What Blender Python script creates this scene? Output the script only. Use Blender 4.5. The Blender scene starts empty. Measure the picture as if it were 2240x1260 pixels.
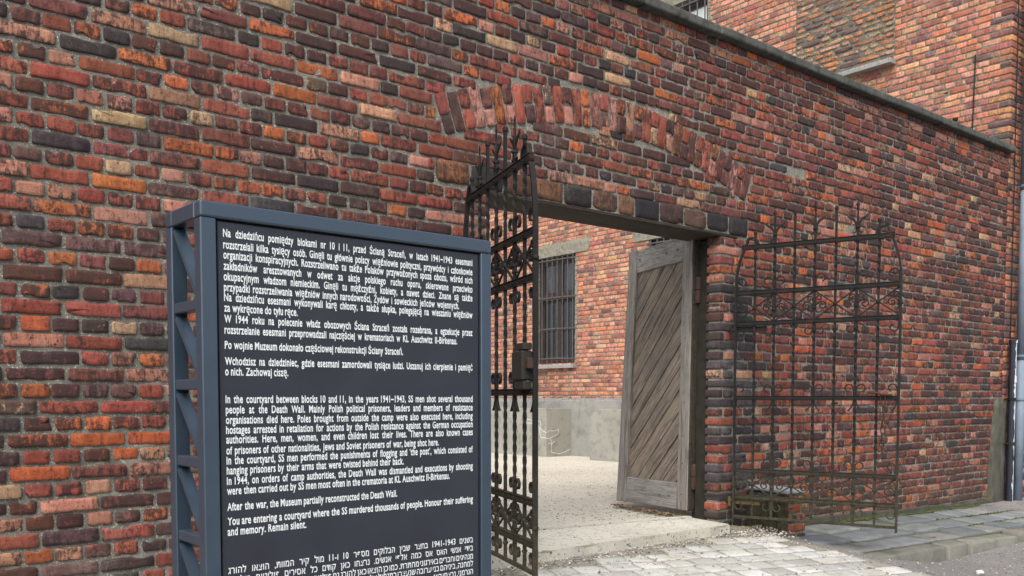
import bpy, bmesh, math, random
import numpy as np
from mathutils import Vector, Matrix
R = math.radians
SC = bpy.context.scene
COL = SC.collection
rng = np.random.default_rng(11)
random.seed(5)

# ------------------------------------------------------------------ camera
F, PX, PY, W0, H0 = 2000.0, 1120.0, 968.0, 2240.0, 1260.0
cd = bpy.data.cameras.new('camera'); cam = bpy.data.objects.new('camera', cd); COL.objects.link(cam)
cam.location = (0, -4.8, 1.05)
cam.rotation_euler = (R(90 - 2.86), 0, R(50.5 - 90))
cd.sensor_width = 36; cd.lens = 36 * F / W0
cd.shift_x = 0.0; cd.shift_y = (PY - H0 / 2) / W0
cd.clip_start = 0.05; cd.clip_end = 500
SC.camera = cam

# ------------------------------------------------------------------ world and sun
SUN_EL, SUN_AZ = R(50), R(217)          # azimuth of the sun, counter-clockwise from +X
w = bpy.data.worlds.new('World'); SC.world = w; w.use_nodes = True
nt = w.node_tree; bg = nt.nodes['Background']
sky = nt.nodes.new('ShaderNodeTexSky'); sky.sky_type = 'NISHITA'; sky.sun_disc = False
sky.sun_elevation = SUN_EL; sky.sun_rotation = math.pi / 2 - SUN_AZ
sky.air_density = 1.0; sky.dust_density = 3.0; sky.ozone_density = 1.0
hs = nt.nodes.new('ShaderNodeHueSaturation'); hs.inputs['Saturation'].default_value = 0.5
nt.links.new(sky.outputs[0], hs.inputs['Color']); nt.links.new(hs.outputs[0], bg.inputs['Color'])
bg.inputs['Strength'].default_value = 0.15
sl = bpy.data.lights.new('sun', 'SUN'); sun = bpy.data.objects.new('sun', sl); COL.objects.link(sun)
sl.energy = 2.0; sl.angle = R(40); sl.color = (1.0, 0.95, 0.88)
sd = Vector((math.cos(SUN_AZ) * math.cos(SUN_EL), math.sin(SUN_AZ) * math.cos(SUN_EL), math.sin(SUN_EL)))
sun.rotation_euler = sd.to_track_quat('Z', 'Y').to_euler()
SC.view_settings.view_transform = 'Standard'; SC.view_settings.look = 'None'
SC.view_settings.gamma = 1.0; SC.view_settings.exposure = 0.76
try: SC.cycles.max_bounces = 6
except Exception: pass

# ------------------------------------------------------------------ scene-graph helpers
def thing(name, label, cat, loc=(0, 0, 0), rotz=0, group=None):
    o = bpy.data.objects.new(name, None); COL.objects.link(o)
    o.empty_display_size = 0.1
    o.location = loc; o.rotation_euler = (0, 0, rotz)
    o['label'] = label; o['category'] = cat
    if group: o['group'] = group
    return o
def link(name, me, mat=None, parent=None, label=None, kind=None):
    o = bpy.data.objects.new(name, me); COL.objects.link(o)
    if mat is not None and not me.materials: me.materials.append(mat)
    if parent is not None: o.parent = parent
    if label: o['label'] = label
    if kind: o['kind'] = kind
    return o
def frombm(name, bm, mat=None, parent=None, smooth=False, **k):
    me = bpy.data.meshes.new(name); bm.normal_update(); bm.to_mesh(me); bm.free()
    if smooth:
        for p in me.polygons: p.use_smooth = True
    return link(name, me, mat, parent, **k)
def fromnp(name, V, Fs, mat=None, parent=None, smooth=False, **k):
    """V (n,3); Fs list of int arrays (m,3) or (m,4)"""
    me = bpy.data.meshes.new(name)
    me.vertices.add(len(V)); me.vertices.foreach_set('co', np.asarray(V, np.float32).ravel())
    loops = np.concatenate([f.ravel() for f in Fs]); cnt = np.concatenate([np.full(len(f), f.shape[1]) for f in Fs])
    me.loops.add(len(loops)); me.loops.foreach_set('vertex_index', loops.astype(np.int32))
    me.polygons.add(len(cnt))
    st = np.zeros(len(cnt), np.int32); st[1:] = np.cumsum(cnt)[:-1]
    me.polygons.foreach_set('loop_start', st)
    if smooth: me.polygons.foreach_set('use_smooth', np.ones(len(cnt), bool))
    me.update(calc_edges=True); me.validate()
    return link(name, me, mat, parent, **k)

def box(bm, c0, c1, bev=0.0, M=None, seg=1):
    x0, y0, z0 = [min(a, b) for a, b in zip(c0, c1)]; x1, y1, z1 = [max(a, b) for a, b in zip(c0, c1)]
    vs = [bm.verts.new(p) for p in ((x0,y0,z0),(x1,y0,z0),(x1,y1,z0),(x0,y1,z0),(x0,y0,z1),(x1,y0,z1),(x1,y1,z1),(x0,y1,z1))]
    fs = [bm.faces.new([vs[i] for i in f]) for f in ((3,2,1,0),(4,5,6,7),(0,1,5,4),(1,2,6,5),(2,3,7,6),(3,0,4,7))]
    if bev > 0:
        es = list({e for f in fs for e in f.edges})
        r = bmesh.ops.bevel(bm, geom=es, offset=bev, segments=seg, affect='EDGES', profile=0.5)
        vs = list({v for v in r['verts']} | {v for v in vs if v.is_valid})
    if M is not None: bmesh.ops.transform(bm, matrix=M, verts=[v for v in vs if v.is_valid])
    return vs
def sweep(bm, pts, prof, closed_prof=True, up=Vector((0, 1, 0)), scale=None, twist=None, cap=True):
    """sweep a 2-D profile [(a,b)] along pts; a runs along the in-plane normal, b along 'up'"""
    pts = [Vector(p) for p in pts]; n = len(pts); rings = []
    for i, p in enumerate(pts):
        t = (pts[min(i + 1, n - 1)] - pts[max(i - 1, 0)]).normalized()
        s = t.cross(up)
        if s.length < 1e-4: s = t.cross(Vector((1, 0, 0)))
        s.normalize(); u = s.cross(t).normalized()
        k = scale[i] if scale else 1.0; a = twist[i] if twist else 0.0
        ca, sa = math.cos(a), math.sin(a)
        rings.append([bm.verts.new(p + s * ((x * ca - y * sa) * k) + u * ((x * sa + y * ca) * k)) for x, y in prof])
    m = len(prof)
    for i in range(n - 1):
        for j in range(m):
            bm.faces.new((rings[i][j], rings[i][(j + 1) % m], rings[i + 1][(j + 1) % m], rings[i + 1][j]))
    if cap:
        bm.faces.new(list(reversed(rings[0]))); bm.faces.new(rings[-1])
def circ(r, n=8): return [(r * math.cos(2 * math.pi * i / n), r * math.sin(2 * math.pi * i / n)) for i in range(n)]
def rectp(a, b): return [(-a, -b), (a, -b), (a, b), (-a, b)]
def tube(bm, p, q, r, n=8): sweep(bm, [p, q], circ(r, n))
def lathe(bm, c, prof, n=10):
    rings = []
    for z, r in prof:
        rings.append([bm.verts.new((c[0] + r * math.cos(2 * math.pi * i / n), c[1] + r * math.sin(2 * math.pi * i / n), c[2] + z)) for i in range(n)])
    for a, b in zip(rings, rings[1:]):
        for j in range(n): bm.faces.new((a[j], a[(j + 1) % n], b[(j + 1) % n], b[j]))
    bm.faces.new(list(reversed(rings[0]))); bm.faces.new(rings[-1])

# ------------------------------------------------------------------ materials
class NT:
    def __init__(s, name):
        s.m = bpy.data.materials.new(name); s.m.use_nodes = True; s.t = s.m.node_tree
        s.b = s.t.nodes['Principled BSDF']
    def n(s, typ, **kw):
        nd = s.t.nodes.new(typ)
        for k, v in kw.items():
            if k in nd.inputs.keys(): s.set(nd, k, v)
            else: setattr(nd, k, v)
        return nd
    def set(s, nd, k, v):
        i = nd.inputs[k]
        if hasattr(v, 'outputs'): s.t.links.new(v.outputs[0], i)
        elif isinstance(v, bpy.types.NodeSocket): s.t.links.new(v, i)
        else: i.default_value = v
    def coord(s, which='Object', scale=(1, 1, 1), rot=(0, 0, 0), off=None):
        tc = s.n('ShaderNodeTexCoord'); mp = s.n('ShaderNodeMapping')
        src = tc.outputs[which]
        if off is not None:
            va = s.n('ShaderNodeVectorMath', operation='ADD'); s.t.links.new(src, va.inputs[0]); s.t.links.new(off, va.inputs[1]); src = va.outputs[0]
        s.t.links.new(src, mp.inputs['Vector']); mp.inputs['Scale'].default_value = scale; mp.inputs['Rotation'].default_value = rot
        return mp.outputs[0]
    def noise(s, vec, scale, detail=5, rough=0.6, dist=0.0):
        nd = s.n('ShaderNodeTexNoise'); s.t.links.new(vec, nd.inputs['Vector'])
        nd.inputs['Scale'].default_value = scale; nd.inputs['Detail'].default_value = detail
        nd.inputs['Roughness'].default_value = rough; nd.inputs['Distortion'].default_value = dist
        return nd.outputs[0]
    def ramp(s, fac, a, b, c0=(0, 0, 0, 1), c1=(1, 1, 1, 1)):
        nd = s.n('ShaderNodeValToRGB'); s.t.links.new(fac, nd.inputs[0])
        nd.color_ramp.elements[0].position = a; nd.color_ramp.elements[1].position = b
        nd.color_ramp.elements[0].color = c0; nd.color_ramp.elements[1].color = c1
        return nd.outputs[0]
    def mix(s, fac, a, b, mode='MIX'):
        nd = s.n('ShaderNodeMix', data_type='RGBA', blend_type=mode)
        for idx, v in ((0, fac), (6, a), (7, b)):
            if isinstance(v, bpy.types.NodeSocket): s.t.links.new(v, nd.inputs[idx])
            else: nd.inputs[idx].default_value = v if idx == 0 or len(v) == 4 else (*v, 1)
        return nd.outputs[2]
    def math(s, op, a, b=0.0, c=None, clamp=False):
        nd = s.n('ShaderNodeMath', operation=op); nd.use_clamp = clamp
        for i, v in enumerate((a, b, c)):
            if v is None: continue
            if isinstance(v, bpy.types.NodeSocket): s.t.links.new(v, nd.inputs[i])
            else: nd.inputs[i].default_value = v
        return nd.outputs[0]
    def bump(s, h, dist=0.005, strength=1.0, prev=None):
        nd = s.n('ShaderNodeBump'); s.t.links.new(h, nd.inputs['Height'])
        nd.inputs['Distance'].default_value = dist; nd.inputs['Strength'].default_value = strength
        if prev is not None: s.t.links.new(prev, nd.inputs['Normal'])
        s.t.links.new(nd.outputs[0], s.b.inputs['Normal']); return nd.outputs[0]
    def out(s, color=None, rough=0.85, metal=0.0, spec=0.3):
        if color is not None:
            if isinstance(color, bpy.types.NodeSocket): s.t.links.new(color, s.b.inputs['Base Color'])
            else: s.b.inputs['Base Color'].default_value = (*color[:3], 1)
        if isinstance(rough, bpy.types.NodeSocket): s.t.links.new(rough, s.b.inputs['Roughness'])
        else: s.b.inputs['Roughness'].default_value = rough
        s.b.inputs['Metallic'].default_value = metal; s.b.inputs['Specular IOR Level'].default_value = spec
        return s.m

def brick_mat(name, soot=1.0, soot_col=(0.033, 0.021, 0.020), ground=True):
    t = NT(name)
    a = t.n('ShaderNodeAttribute', attribute_name='bcol'); r = t.n('ShaderNodeAttribute', attribute_name='brnd')
    sp = t.n('ShaderNodeSeparateColor'); t.t.links.new(r.outputs['Color'], sp.inputs[0])
    sc = t.n('ShaderNodeVectorMath', operation='SCALE'); t.t.links.new(r.outputs['Vector'], sc.inputs[0]); sc.inputs['Scale'].default_value = 40
    w_ = t.coord(); v = t.coord(off=sc.outputs[0]); vs = t.coord(off=sc.outputs[0], scale=(1, 1, 0.2))
    n1 = t.noise(v, 21, 9, 0.8, 0.5); n2 = t.noise(vs, 55, 5, 0.7); n3 = t.noise(v, 130, 3, 0.6); n4 = t.noise(v, 9, 4, 0.6); n5 = t.noise(v, 48, 6, 0.75)
    dk = t.mix(1.0, a.outputs['Color'], (0.55, 0.42, 0.42, 1), 'MULTIPLY')
    lt = t.mix(1.0, a.outputs['Color'], (1.28, 1.32, 1.3, 1), 'MULTIPLY')
    c = t.mix(t.ramp(n4, 0.32, 0.66), lt, t.mix(.5, a.outputs['Color'], dk))
    c = t.mix(t.math('MULTIPLY', t.ramp(n2, 0.44, 0.62), .6), c, dk)
    # soot and vitrified crust in patches; how much is each brick's own
    m = t.math('ADD', t.math('MULTIPLY', n1, 0.66), t.math('MULTIPLY', n2, 0.34))
    m = t.math('ADD', m, t.math('MULTIPLY', t.math('SUBTRACT', sp.outputs[0], 0.46), 0.36))
    m = t.math('ADD', m, t.math('MULTIPLY', t.math('SUBTRACT', t.noise(w_, 0.8, 4, .65), .5), .30))     # sooty and cleaner stretches of wall
    c = t.mix(t.math('MULTIPLY', t.ramp(m, 0.50, 0.56), 0.86 * soot), c, soot_col)
    c = t.mix(t.math('MULTIPLY', t.ramp(n5, 0.565, 0.63), .8), c, tuple(x * 1.1 for x in soot_col))      # small burnt flecks
    c = t.mix(t.ramp(n3, 0.65, 0.71), c, (0.02, 0.013, 0.012))                                           # pits
    # lime bloom, thin and patchy over the whole wall, plus specks
    bl = t.math('MULTIPLY', t.ramp(t.noise(w_, 1.3, 5, .7), .56, .72), t.ramp(n5, .42, .60))
    c = t.mix(t.math('MULTIPLY', bl, .20), c, (0.42, 0.39, 0.34))
    lime = t.math('MULTIPLY', t.ramp(t.noise(v, 60, 5, 0.7), 0.63, 0.70), sp.outputs[2])
    c = t.mix(t.math('MULTIPLY', lime, 0.5), c, (0.40, 0.37, 0.31))
    if ground:                                                                                            # dirt splashed up from the ground
        sx = t.n('ShaderNodeSeparateXYZ'); t.t.links.new(w_, sx.inputs[0])
        low = t.math('MULTIPLY', t.math('SUBTRACT', .30, sx.outputs[2]), 1.8, clamp=True)
        c = t.mix(t.math('MULTIPLY', t.math('MULTIPLY', low, t.ramp(n1, .35, .6)), .55), c, (0.085, 0.078, 0.05))
    h = t.math('ADD', t.math('ADD', t.math('MULTIPLY', n1, 0.6), t.math('MULTIPLY', n3, 0.3)), t.math('MULTIPLY', n5, .3))
    t.bump(h, 0.010, 1.0)
    return t.out(c, t.ramp(n1, 0.3, 0.8, (0.62,) * 3 + (1,), (0.92,) * 3 + (1,)), spec=0.25)

def mortar_mat(name, light=(0.34, 0.315, 0.25), dark=(0.075, 0.068, 0.045), amt=0.5, moss=True):
    t = NT(name); v = t.coord()
    n0 = t.noise(v, .9, 4, .6); n1 = t.noise(v, 3.6, 6, 0.68); n2 = t.noise(v, 38, 7, 0.8); n3 = t.noise(v, 120, 4, 0.7); n4 = t.noise(v, 11, 6, .7)
    c = t.mix(t.ramp(n4, 0.38, 0.62), tuple(x * .68 for x in light), light)
    c = t.mix(t.math('MULTIPLY', t.ramp(n0, .5, .68), .6), c, (min(1, light[0] * 1.2), min(1, light[1] * 1.2), min(1, light[2] * 1.22)))   # repointed stretches
    c = t.mix(t.math('MULTIPLY', t.ramp(n1, 0.47, 0.64), amt), c, dark)
    c = t.mix(t.math('MULTIPLY', t.ramp(n2, 0.58, 0.68), .6), c, tuple(x * .8 for x in dark))
    c = t.mix(t.ramp(n3, 0.57, 0.64), c, (0.74, 0.71, 0.63))
    c = t.mix(t.math('MULTIPLY', t.ramp(n3, 0.40, 0.34), .7), c, (0.05, 0.045, 0.035))
    t.bump(t.math('ADD', n2, t.math('MULTIPLY', n3, 0.6)), 0.016, 1.0)
    return t.out(c, 0.95, spec=0.15)

def concrete_mat(name, c0, c1, c2, big=1.6, fine=60, bump=0.006, streak=False, rough=0.92):
    t = NT(name); v = t.coord(); vs = t.coord(scale=(1, 1, 0.12))
    n1 = t.noise(v, big, 6, 0.65); n2 = t.noise(v, fine, 5, 0.7); n3 = t.noise(vs if streak else v, big * 5, 5, 0.6)
    c = t.mix(t.ramp(n1, 0.3, 0.7), c0, c1)
    c = t.mix(t.math('MULTIPLY', t.ramp(n3, 0.5, 0.72), 0.75), c, c2)
    c = t.mix(t.math('MULTIPLY', t.ramp(n2, 0.58, 0.7), 0.5), c, (c2[0] * 0.6, c2[1] * 0.6, c2[2] * 0.6))
    t.bump(t.math('ADD', n2, n3), bump, 0.8)
    return t.out(c, rough, spec=0.2)

def wood_mat(name, c0, c1, dark, axis='z', rot=(0, 0, 0)):
    t = NT(name)
    s = {'z': (1, 1, 0.05), 'x': (0.05, 1, 1)}[axis]
    oi = t.n('ShaderNodeObjectInfo'); mu = t.n('ShaderNodeVectorMath', operation='SCALE')
    cmb = t.n('ShaderNodeCombineXYZ')
    for i in range(3): t.t.links.new(oi.outputs['Random'], cmb.inputs[i])
    t.t.links.new(cmb.outputs[0], mu.inputs[0]); mu.inputs['Scale'].default_value = 7.3
    tc = t.n('ShaderNodeTexCoord'); m1 = t.n('ShaderNodeMapping'); m1.inputs['Rotation'].default_value = rot
    t.t.links.new(tc.outputs['Object'], m1.inputs['Vector'])
    add = t.n('ShaderNodeVectorMath', operation='ADD'); t.t.links.new(m1.outputs[0], add.inputs[0]); t.t.links.new(mu.outputs[0], add.inputs[1])
    m2 = t.n('ShaderNodeMapping'); t.t.links.new(add.outputs[0], m2.inputs['Vector']); m2.inputs['Scale'].default_value = s
    v = m2.outputs[0]
    n1 = t.noise(v, 40, 7, 0.72, 1.0); n2 = t.noise(v, 120, 4, 0.7); n3 = t.noise(add.outputs[0], 2.2, 4, 0.6)
    c = t.mix(t.ramp(n3, 0.35, 0.66), c0, c1)
    c = t.mix(t.math('MULTIPLY', t.ramp(n1, 0.47, 0.60), 0.85), c, dark)
    c = t.mix(t.math('MULTIPLY', t.ramp(n2, 0.54, 0.64), 0.7), c, (dark[0] * 0.5, dark[1] * 0.5, dark[2] * 0.5))
    t.bump(t.math('ADD', n1, n2), 0.004, 0.8)
    return t.out(c, 0.8, spec=0.25)

def iron_mat(name, base=(0.0085, 0.0085, 0.0085), rust=(0.036, 0.018, 0.012), moss=(0.06, 0.053, 0.03), zlow=0.75, mossy=0.8):
    t = NT(name); v = t.coord()
    n1 = t.noise(v, 9, 6, 0.7); n2 = t.noise(v, 45, 5, 0.7)
    c = t.mix(t.ramp(n1, 0.54, 0.68), base, rust)
    sx = t.n('ShaderNodeSeparateXYZ'); t.t.links.new(v, sx.inputs[0])
    low = t.math('MULTIPLY', t.math('SUBTRACT', zlow, sx.outputs[2]), 1.6, clamp=True)
    c = t.mix(t.math('MULTIPLY', t.math('MULTIPLY', low, t.ramp(n2, 0.3, 0.6)), mossy), c, moss)   # weathered paint, worn by splash from the ground
    t.bump(n2, 0.002, 0.7)
    return t.out(c, t.ramp(n1, 0.3, 0.7, (0.5,) * 3 + (1,), (0.8,) * 3 + (1,)), metal=0.0, spec=0.25)

def plain_mat(name, col, rough=0.5, metal=0.0, spec=0.5, var=0.25, scale=12, bump=0.0008):
    t = NT(name); v = t.coord(); n = t.noise(v, scale, 5, 0.6); n2 = t.noise(v, scale * 9, 3, 0.6)
    c = t.mix(t.ramp(n, 0.3, 0.7), tuple(x * (1 - var) for x in col), tuple(min(1, x * (1 + var)) for x in col))
    t.bump(n2, bump, 0.6)
    return t.out(c, t.ramp(n, 0.3, 0.75, (max(0.05, rough - 0.08),) * 3 + (1,), (min(1, rough + 0.1),) * 3 + (1,)), metal=metal, spec=spec)

def stone_mat(name, dirt=(0.12, 0.115, 0.095), amt=.5, fine=110, bump=.004):
    t = NT(name); v = t.coord(); a = t.n('ShaderNodeAttribute', attribute_name='bcol')
    n1 = t.noise(v, 5, 6, .65); n2 = t.noise(v, fine, 5, .75); n3 = t.noise(v, 26, 5, .7)
    c = t.mix(t.math('MULTIPLY', t.ramp(n1, .45, .68), amt), a.outputs['Color'], dirt)
    c = t.mix(t.math('MULTIPLY', t.ramp(n3, .52, .70), .45), c, dirt)
    c = t.mix(t.math('MULTIPLY', t.ramp(n2, .60, .72), .6), c, tuple(x * .5 for x in dirt))
    t.bump(t.math('ADD', n2, n3), bump, .8); return t.out(c, .93, spec=.2)
M_brick = brick_mat('old brick'); M_brick2 = brick_mat('building brick', 0.6, (0.075, 0.04, 0.038), False)
M_block = brick_mat('burnt clinker', 0.8, (0.016, 0.016, 0.019), False)
M_mortar = mortar_mat('old mortar', (0.70, 0.68, 0.58), (0.20, 0.185, 0.135), .40); M_mortar2 = mortar_mat('building mortar', (0.60, 0.57, 0.48), (0.40, 0.37, 0.30), 0.35)
M_cop = concrete_mat('coping concrete', (0.055, 0.058, 0.054), (0.12, 0.12, 0.105), (0.02, 0.022, 0.016), 4, 60, 0.010)
M_plinth = concrete_mat('plinth render', (0.25, 0.248, 0.23), (0.31, 0.30, 0.275), (0.16, 0.16, 0.145), 1.2, 45, 0.012)
M_well = concrete_mat('light well concrete', (0.25, 0.245, 0.215), (0.32, 0.31, 0.27), (0.15, 0.145, 0.115), 1.5, 70, 0.004)
M_lint = concrete_mat('lintel concrete', (0.25, 0.235, 0.19), (0.19, 0.178, 0.14), (0.10, 0.09, 0.065), 3, 50, 0.012)
M_sill = concrete_mat('sill concrete', (0.24, 0.25, 0.245), (0.30, 0.305, 0.29), (0.15, 0.155, 0.14), 3, 60, 0.004)
M_patch = concrete_mat('cement patch', (0.06, 0.06, 0.046), (0.115, 0.11, 0.09), (0.024, 0.026, 0.016), 5, 45, 0.012, True)
M_step = concrete_mat('step concrete', (0.44, 0.42, 0.36), (0.52, 0.50, 0.44), (0.33, 0.31, 0.26), 1.3, 55, 0.005)
M_frame = plain_mat('slate blue steel', (0.038, 0.060, 0.088), 0.36, 0.3, 0.5, 0.06, 9, 0.0003)
M_frame.node_tree.nodes['Principled BSDF'].inputs['Coat Weight'].default_value = .5; M_frame.node_tree.nodes['Principled BSDF'].inputs['Coat Roughness'].default_value = .25
M_panel = plain_mat('charcoal panel', (0.026, 0.029, 0.038), 0.5, 0, 0.3, 0.12, 5, 0.0002)
M_text = plain_mat('pale lettering', (0.66, 0.70, 0.70), 0.6, 0, 0.3, 0.03)
M_iron = iron_mat('black wrought iron'); M_rust = iron_mat('rusty iron', (0.04, 0.022, 0.016), (0.1, 0.04, 0.02), (0.06, 0.04, 0.02), 0, 0)
M_pipe = plain_mat('grey zinc pipe', (0.15, 0.19, 0.24), 0.7, 0.0, 0.35, 0.2, 4, 0.0008)
M_stile = wood_mat('grey weathered wood', (0.20, 0.178, 0.158), (0.255, 0.232, 0.208), (0.095, 0.082, 0.071))
M_rail = wood_mat('grey weathered rail wood', (0.22, 0.205, 0.188), (0.275, 0.258, 0.237), (0.12, 0.107, 0.096), 'x')
M_board = wood_mat('brown weathered boards', (0.255, 0.20, 0.15), (0.165, 0.142, 0.118), (0.07, 0.053, 0.042), 'x', (0, R(-45), 0))
M_beam = wood_mat('dark old beam', (0.032, 0.026, 0.02), (0.05, 0.04, 0.03), (0.013, 0.010, 0.008), 'x')
M_wframe = plain_mat('brown window paint', (0.036, 0.026, 0.024), 0.55, 0, 0.4, 0.2)
M_grey_iron = plain_mat('grey brown grille', (0.085, 0.075, 0.075), 0.6, 0.2, 0.4, 0.3)
M_pane = plain_mat('dark window glass', (0.022, 0.024, 0.028), 0.08, 0, 0.6, 0.5, 2, 0.0001)
M_dark = plain_mat('dark timber cover', (0.022, 0.020, 0.015), 0.85, 0, 0.2, 0.4)  # near-black colour for the shade in the gap beside the door

def tonew(c): return np.array(c, float)
PAL = [((0.228, 0.060, 0.039), .34, .54), ((0.36, 0.100, 0.037), .16, .55), ((0.165, 0.055, 0.043), .21, .55), ((0.33, 0.150, 0.105), .13, .44),
       ((0.37, 0.225, 0.135), .035, .44), ((0.105, 0.058, 0.054), .085, .58), ((0.048, 0.041, 0.042), .045, .56)]
PAL2 = [((0.50, 0.245, 0.16), .36, .26), ((0.47, 0.185, 0.105), .26, .28), ((0.35, 0.14, 0.105), .20, .34), ((0.50, 0.285, 0.17), .05, .26), ((0.22, 0.11, 0.098), .08, .44)]
PALB = [((0.03, 0.024, 0.022), .6, .7), ((0.13, 0.065, 0.035), .25, .6), ((0.2, 0.075, 0.035), .15, .7)]
PALJ = [((0.30, 0.07, 0.04), .5, .6), ((0.40, 0.16, 0.075), .25, .5), ((0.2, 0.075, 0.055), .25, .65)]
PALS = [((0.42, 0.415, 0.39), .5, .2), ((0.37, 0.37, 0.35), .3, .2), ((0.46, 0.455, 0.43), .2, .2)]

def bricks(name, rects, fmap, mat, parent, pal, nl=6, ns=3, proud=0.0095, back=0.05, bev=0.0016, amp=0.0018, chip=0.25, pvar=0.0022, tilt=0.010, corner=0.010, backs=None, dome=0.0, cols=None, seed=1, label=None, sag=None, kind=None, hvar=.06):
    """every rect (u0,v0,u1,v1) becomes a worn brick; fmap(u,v,d) -> xyz, d = distance out of the mortar plane"""
    g = np.random.default_rng(seed)
    rects = np.asarray(rects, float); N = len(rects)
    u0, v0, u1, v1 = [rects[:, i:i + 1] for i in range(4)]
    cu, cv, hu, hv = (u0 + u1) / 2, (v0 + v1) / 2, (u1 - u0) / 2, (v1 - v0) / 2
    # unit perimeter, counter-clockwise
    P = []
    tl = [-1, -.93] + list(np.linspace(-.6, .6, nl - 2) if nl > 3 else [0.]) + [.93]; ts = [-1, -.84] + ([-.42, 0., .42] if ns > 4 else [0.] if ns > 2 else []) + [.84]
    for q in tl: P.append((q, -1))
    for q in ts: P.append((1, q))
    for q in tl: P.append((-q, 1))
    for q in ts: P.append((-1, -q))
    P = np.array(P); K = len(P)
    # rounded corners: pull near-corner samples inwards
    du = P[None, :, 0] * hu; dv = P[None, :, 1] * hv
    du = np.where(np.isclose(np.abs(P[None, :, 0]), .93), np.sign(P[None, :, 0]) * np.maximum(hu - .014, hu * .76), du)
    dv = np.where(np.isclose(np.abs(P[None, :, 1]), .84), np.sign(P[None, :, 1]) * np.maximum(hv - .012, hv * .55), dv)
    cor = corner * g.uniform(0.4, 1.6, (N, 1))
    ex = np.clip(np.abs(du) - (hu - cor * 2), 0, None) / (cor * 2 + 1e-9); ey = np.clip(np.abs(dv) - (hv - cor * 2), 0, None) / (cor * 2 + 1e-9)
    pull = np.clip(ex + ey - 1, 0, 1) * cor * 0.62
    ns1 = g.normal(0, 1, (N, K)); nsm = (ns1 + np.roll(ns1, 1, 1) * .6 + np.roll(ns1, -1, 1) * .6) / 1.3
    inw = pull + np.abs(nsm) * amp
    # chips
    ch = g.random(N) < chip; ci = g.integers(0, K, N); cs = g.uniform(0.008, 0.022, N)
    for k, wgt in ((0, 1.0), (1, .55), (-1, .6)):
        inw[np.arange(N), (ci + k) % K] += np.where(ch, cs * wgt, 0) * np.minimum(1, hv[:, 0] / 0.03)
    inw = np.minimum(inw, hv * 0.5)
    L = np.sqrt((du / hu) ** 8 + (dv / hv) ** 8) ** 0.25
    def ring(off):
        sx = np.sign(du) * (np.abs(du) / hu) ** 5; sy = np.sign(dv) * (np.abs(dv) / hv) ** 4
        return du - sx * (inw + off), dv - sy * (inw + off)
    pr = proud + g.normal(0, pvar, (N, 1)); tu = g.normal(0, tilt, (N, 1)); tv = g.normal(0, tilt, (N, 1))
    bk = np.full((N, 1), back) if backs is None else np.asarray(backs, float).reshape(N, 1)
    rot = g.normal(0, 0.008, (N, 1)) * np.minimum(1, 0.06 / hu)
    layers = []
    for off, dep in ((-0.000, None), (0.0, 'b'), (bev, 0.0), (None, 'm'), (None, 'c')):
        if dep is None:
            a, b = ring(0.0); d = -bk + 0 * a
        elif dep == 'b':
            a, b = ring(0.0); d = pr - bev * g.uniform(.8, 2.0, (N, 1)) + 0 * a
        elif dep == 'm':
            a, b = ring(bev); a = a * .62; b = b * .5; d = pr + g.normal(0, amp * .10, (N, K)) + dome
        elif dep == 'c':
            a = np.zeros((N, 1)); b = np.zeros((N, 1)); d = pr + g.normal(0, amp * .05, (N, 1)) + dome
        else:
            a, b = ring(off * g.uniform(.7, 1.5, (N, 1))); d = pr + g.normal(0, amp * .04, (N, K))
        d = d + np.where(d > -0.004, tu * a + tv * b, 0)
        a, b = a - b * rot, b + a * rot
        layers.append((a, b, d))
    U = np.concatenate([l[0] for l in layers], 1) + cu; Vv = np.concatenate([l[1] for l in layers], 1) + cv; D = np.concatenate([l[2] for l in layers], 1)
    if sag is not None: Vv = Vv + sag(U, Vv)
    X, Y, Z = fmap(U, Vv, D)
    VV = np.stack([X, Y, Z], -1); nv = VV.shape[1]
    idx = np.arange(K); nx = (idx + 1) % K; q = []
    for r in range(3): q.append(np.stack([r * K + idx, r * K + nx, (r + 1) * K + nx, (r + 1) * K + idx], 1))
    q = np.concatenate(q); tr = np.stack([3 * K + idx, 3 * K + nx, np.full(K, 4 * K)], 1)
    base = (np.arange(N) * nv)[:, None, None]
    ob = fromnp(name, VV.reshape(-1, 3), [(q[None] + base).reshape(-1, 4), (tr[None] + base).reshape(-1, 3)], mat, parent, smooth=False, label=label, kind=kind)
    if cols is None:
        pw = np.array([p[1] for p in pal]); pick = g.choice(len(pal), N, p=pw / pw.sum())
        c = np.array([p[0] for p in pal])[pick] * g.uniform(.8, 1.22, (N, 1)) * (1 + g.normal(0, hvar, (N, 3)))
        s = np.clip(np.array([p[2] for p in pal])[pick] + g.normal(0, .16, N), 0, 1)
    else: c, s = cols
    r = np.stack([s, g.random(N), g.random(N) ** 2, np.ones(N)], 1)
    me = ob.data
    for nm, arr in (('bcol', np.concatenate([np.clip(c, 0.005, 1), np.ones((N, 1))], 1)), ('brnd', r)):
        at = me.color_attributes.new(nm, 'FLOAT_COLOR', 'POINT'); at.data.foreach_set('color', np.repeat(arr, nv, 0).astype(np.float32).ravel())
    return ob

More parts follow.
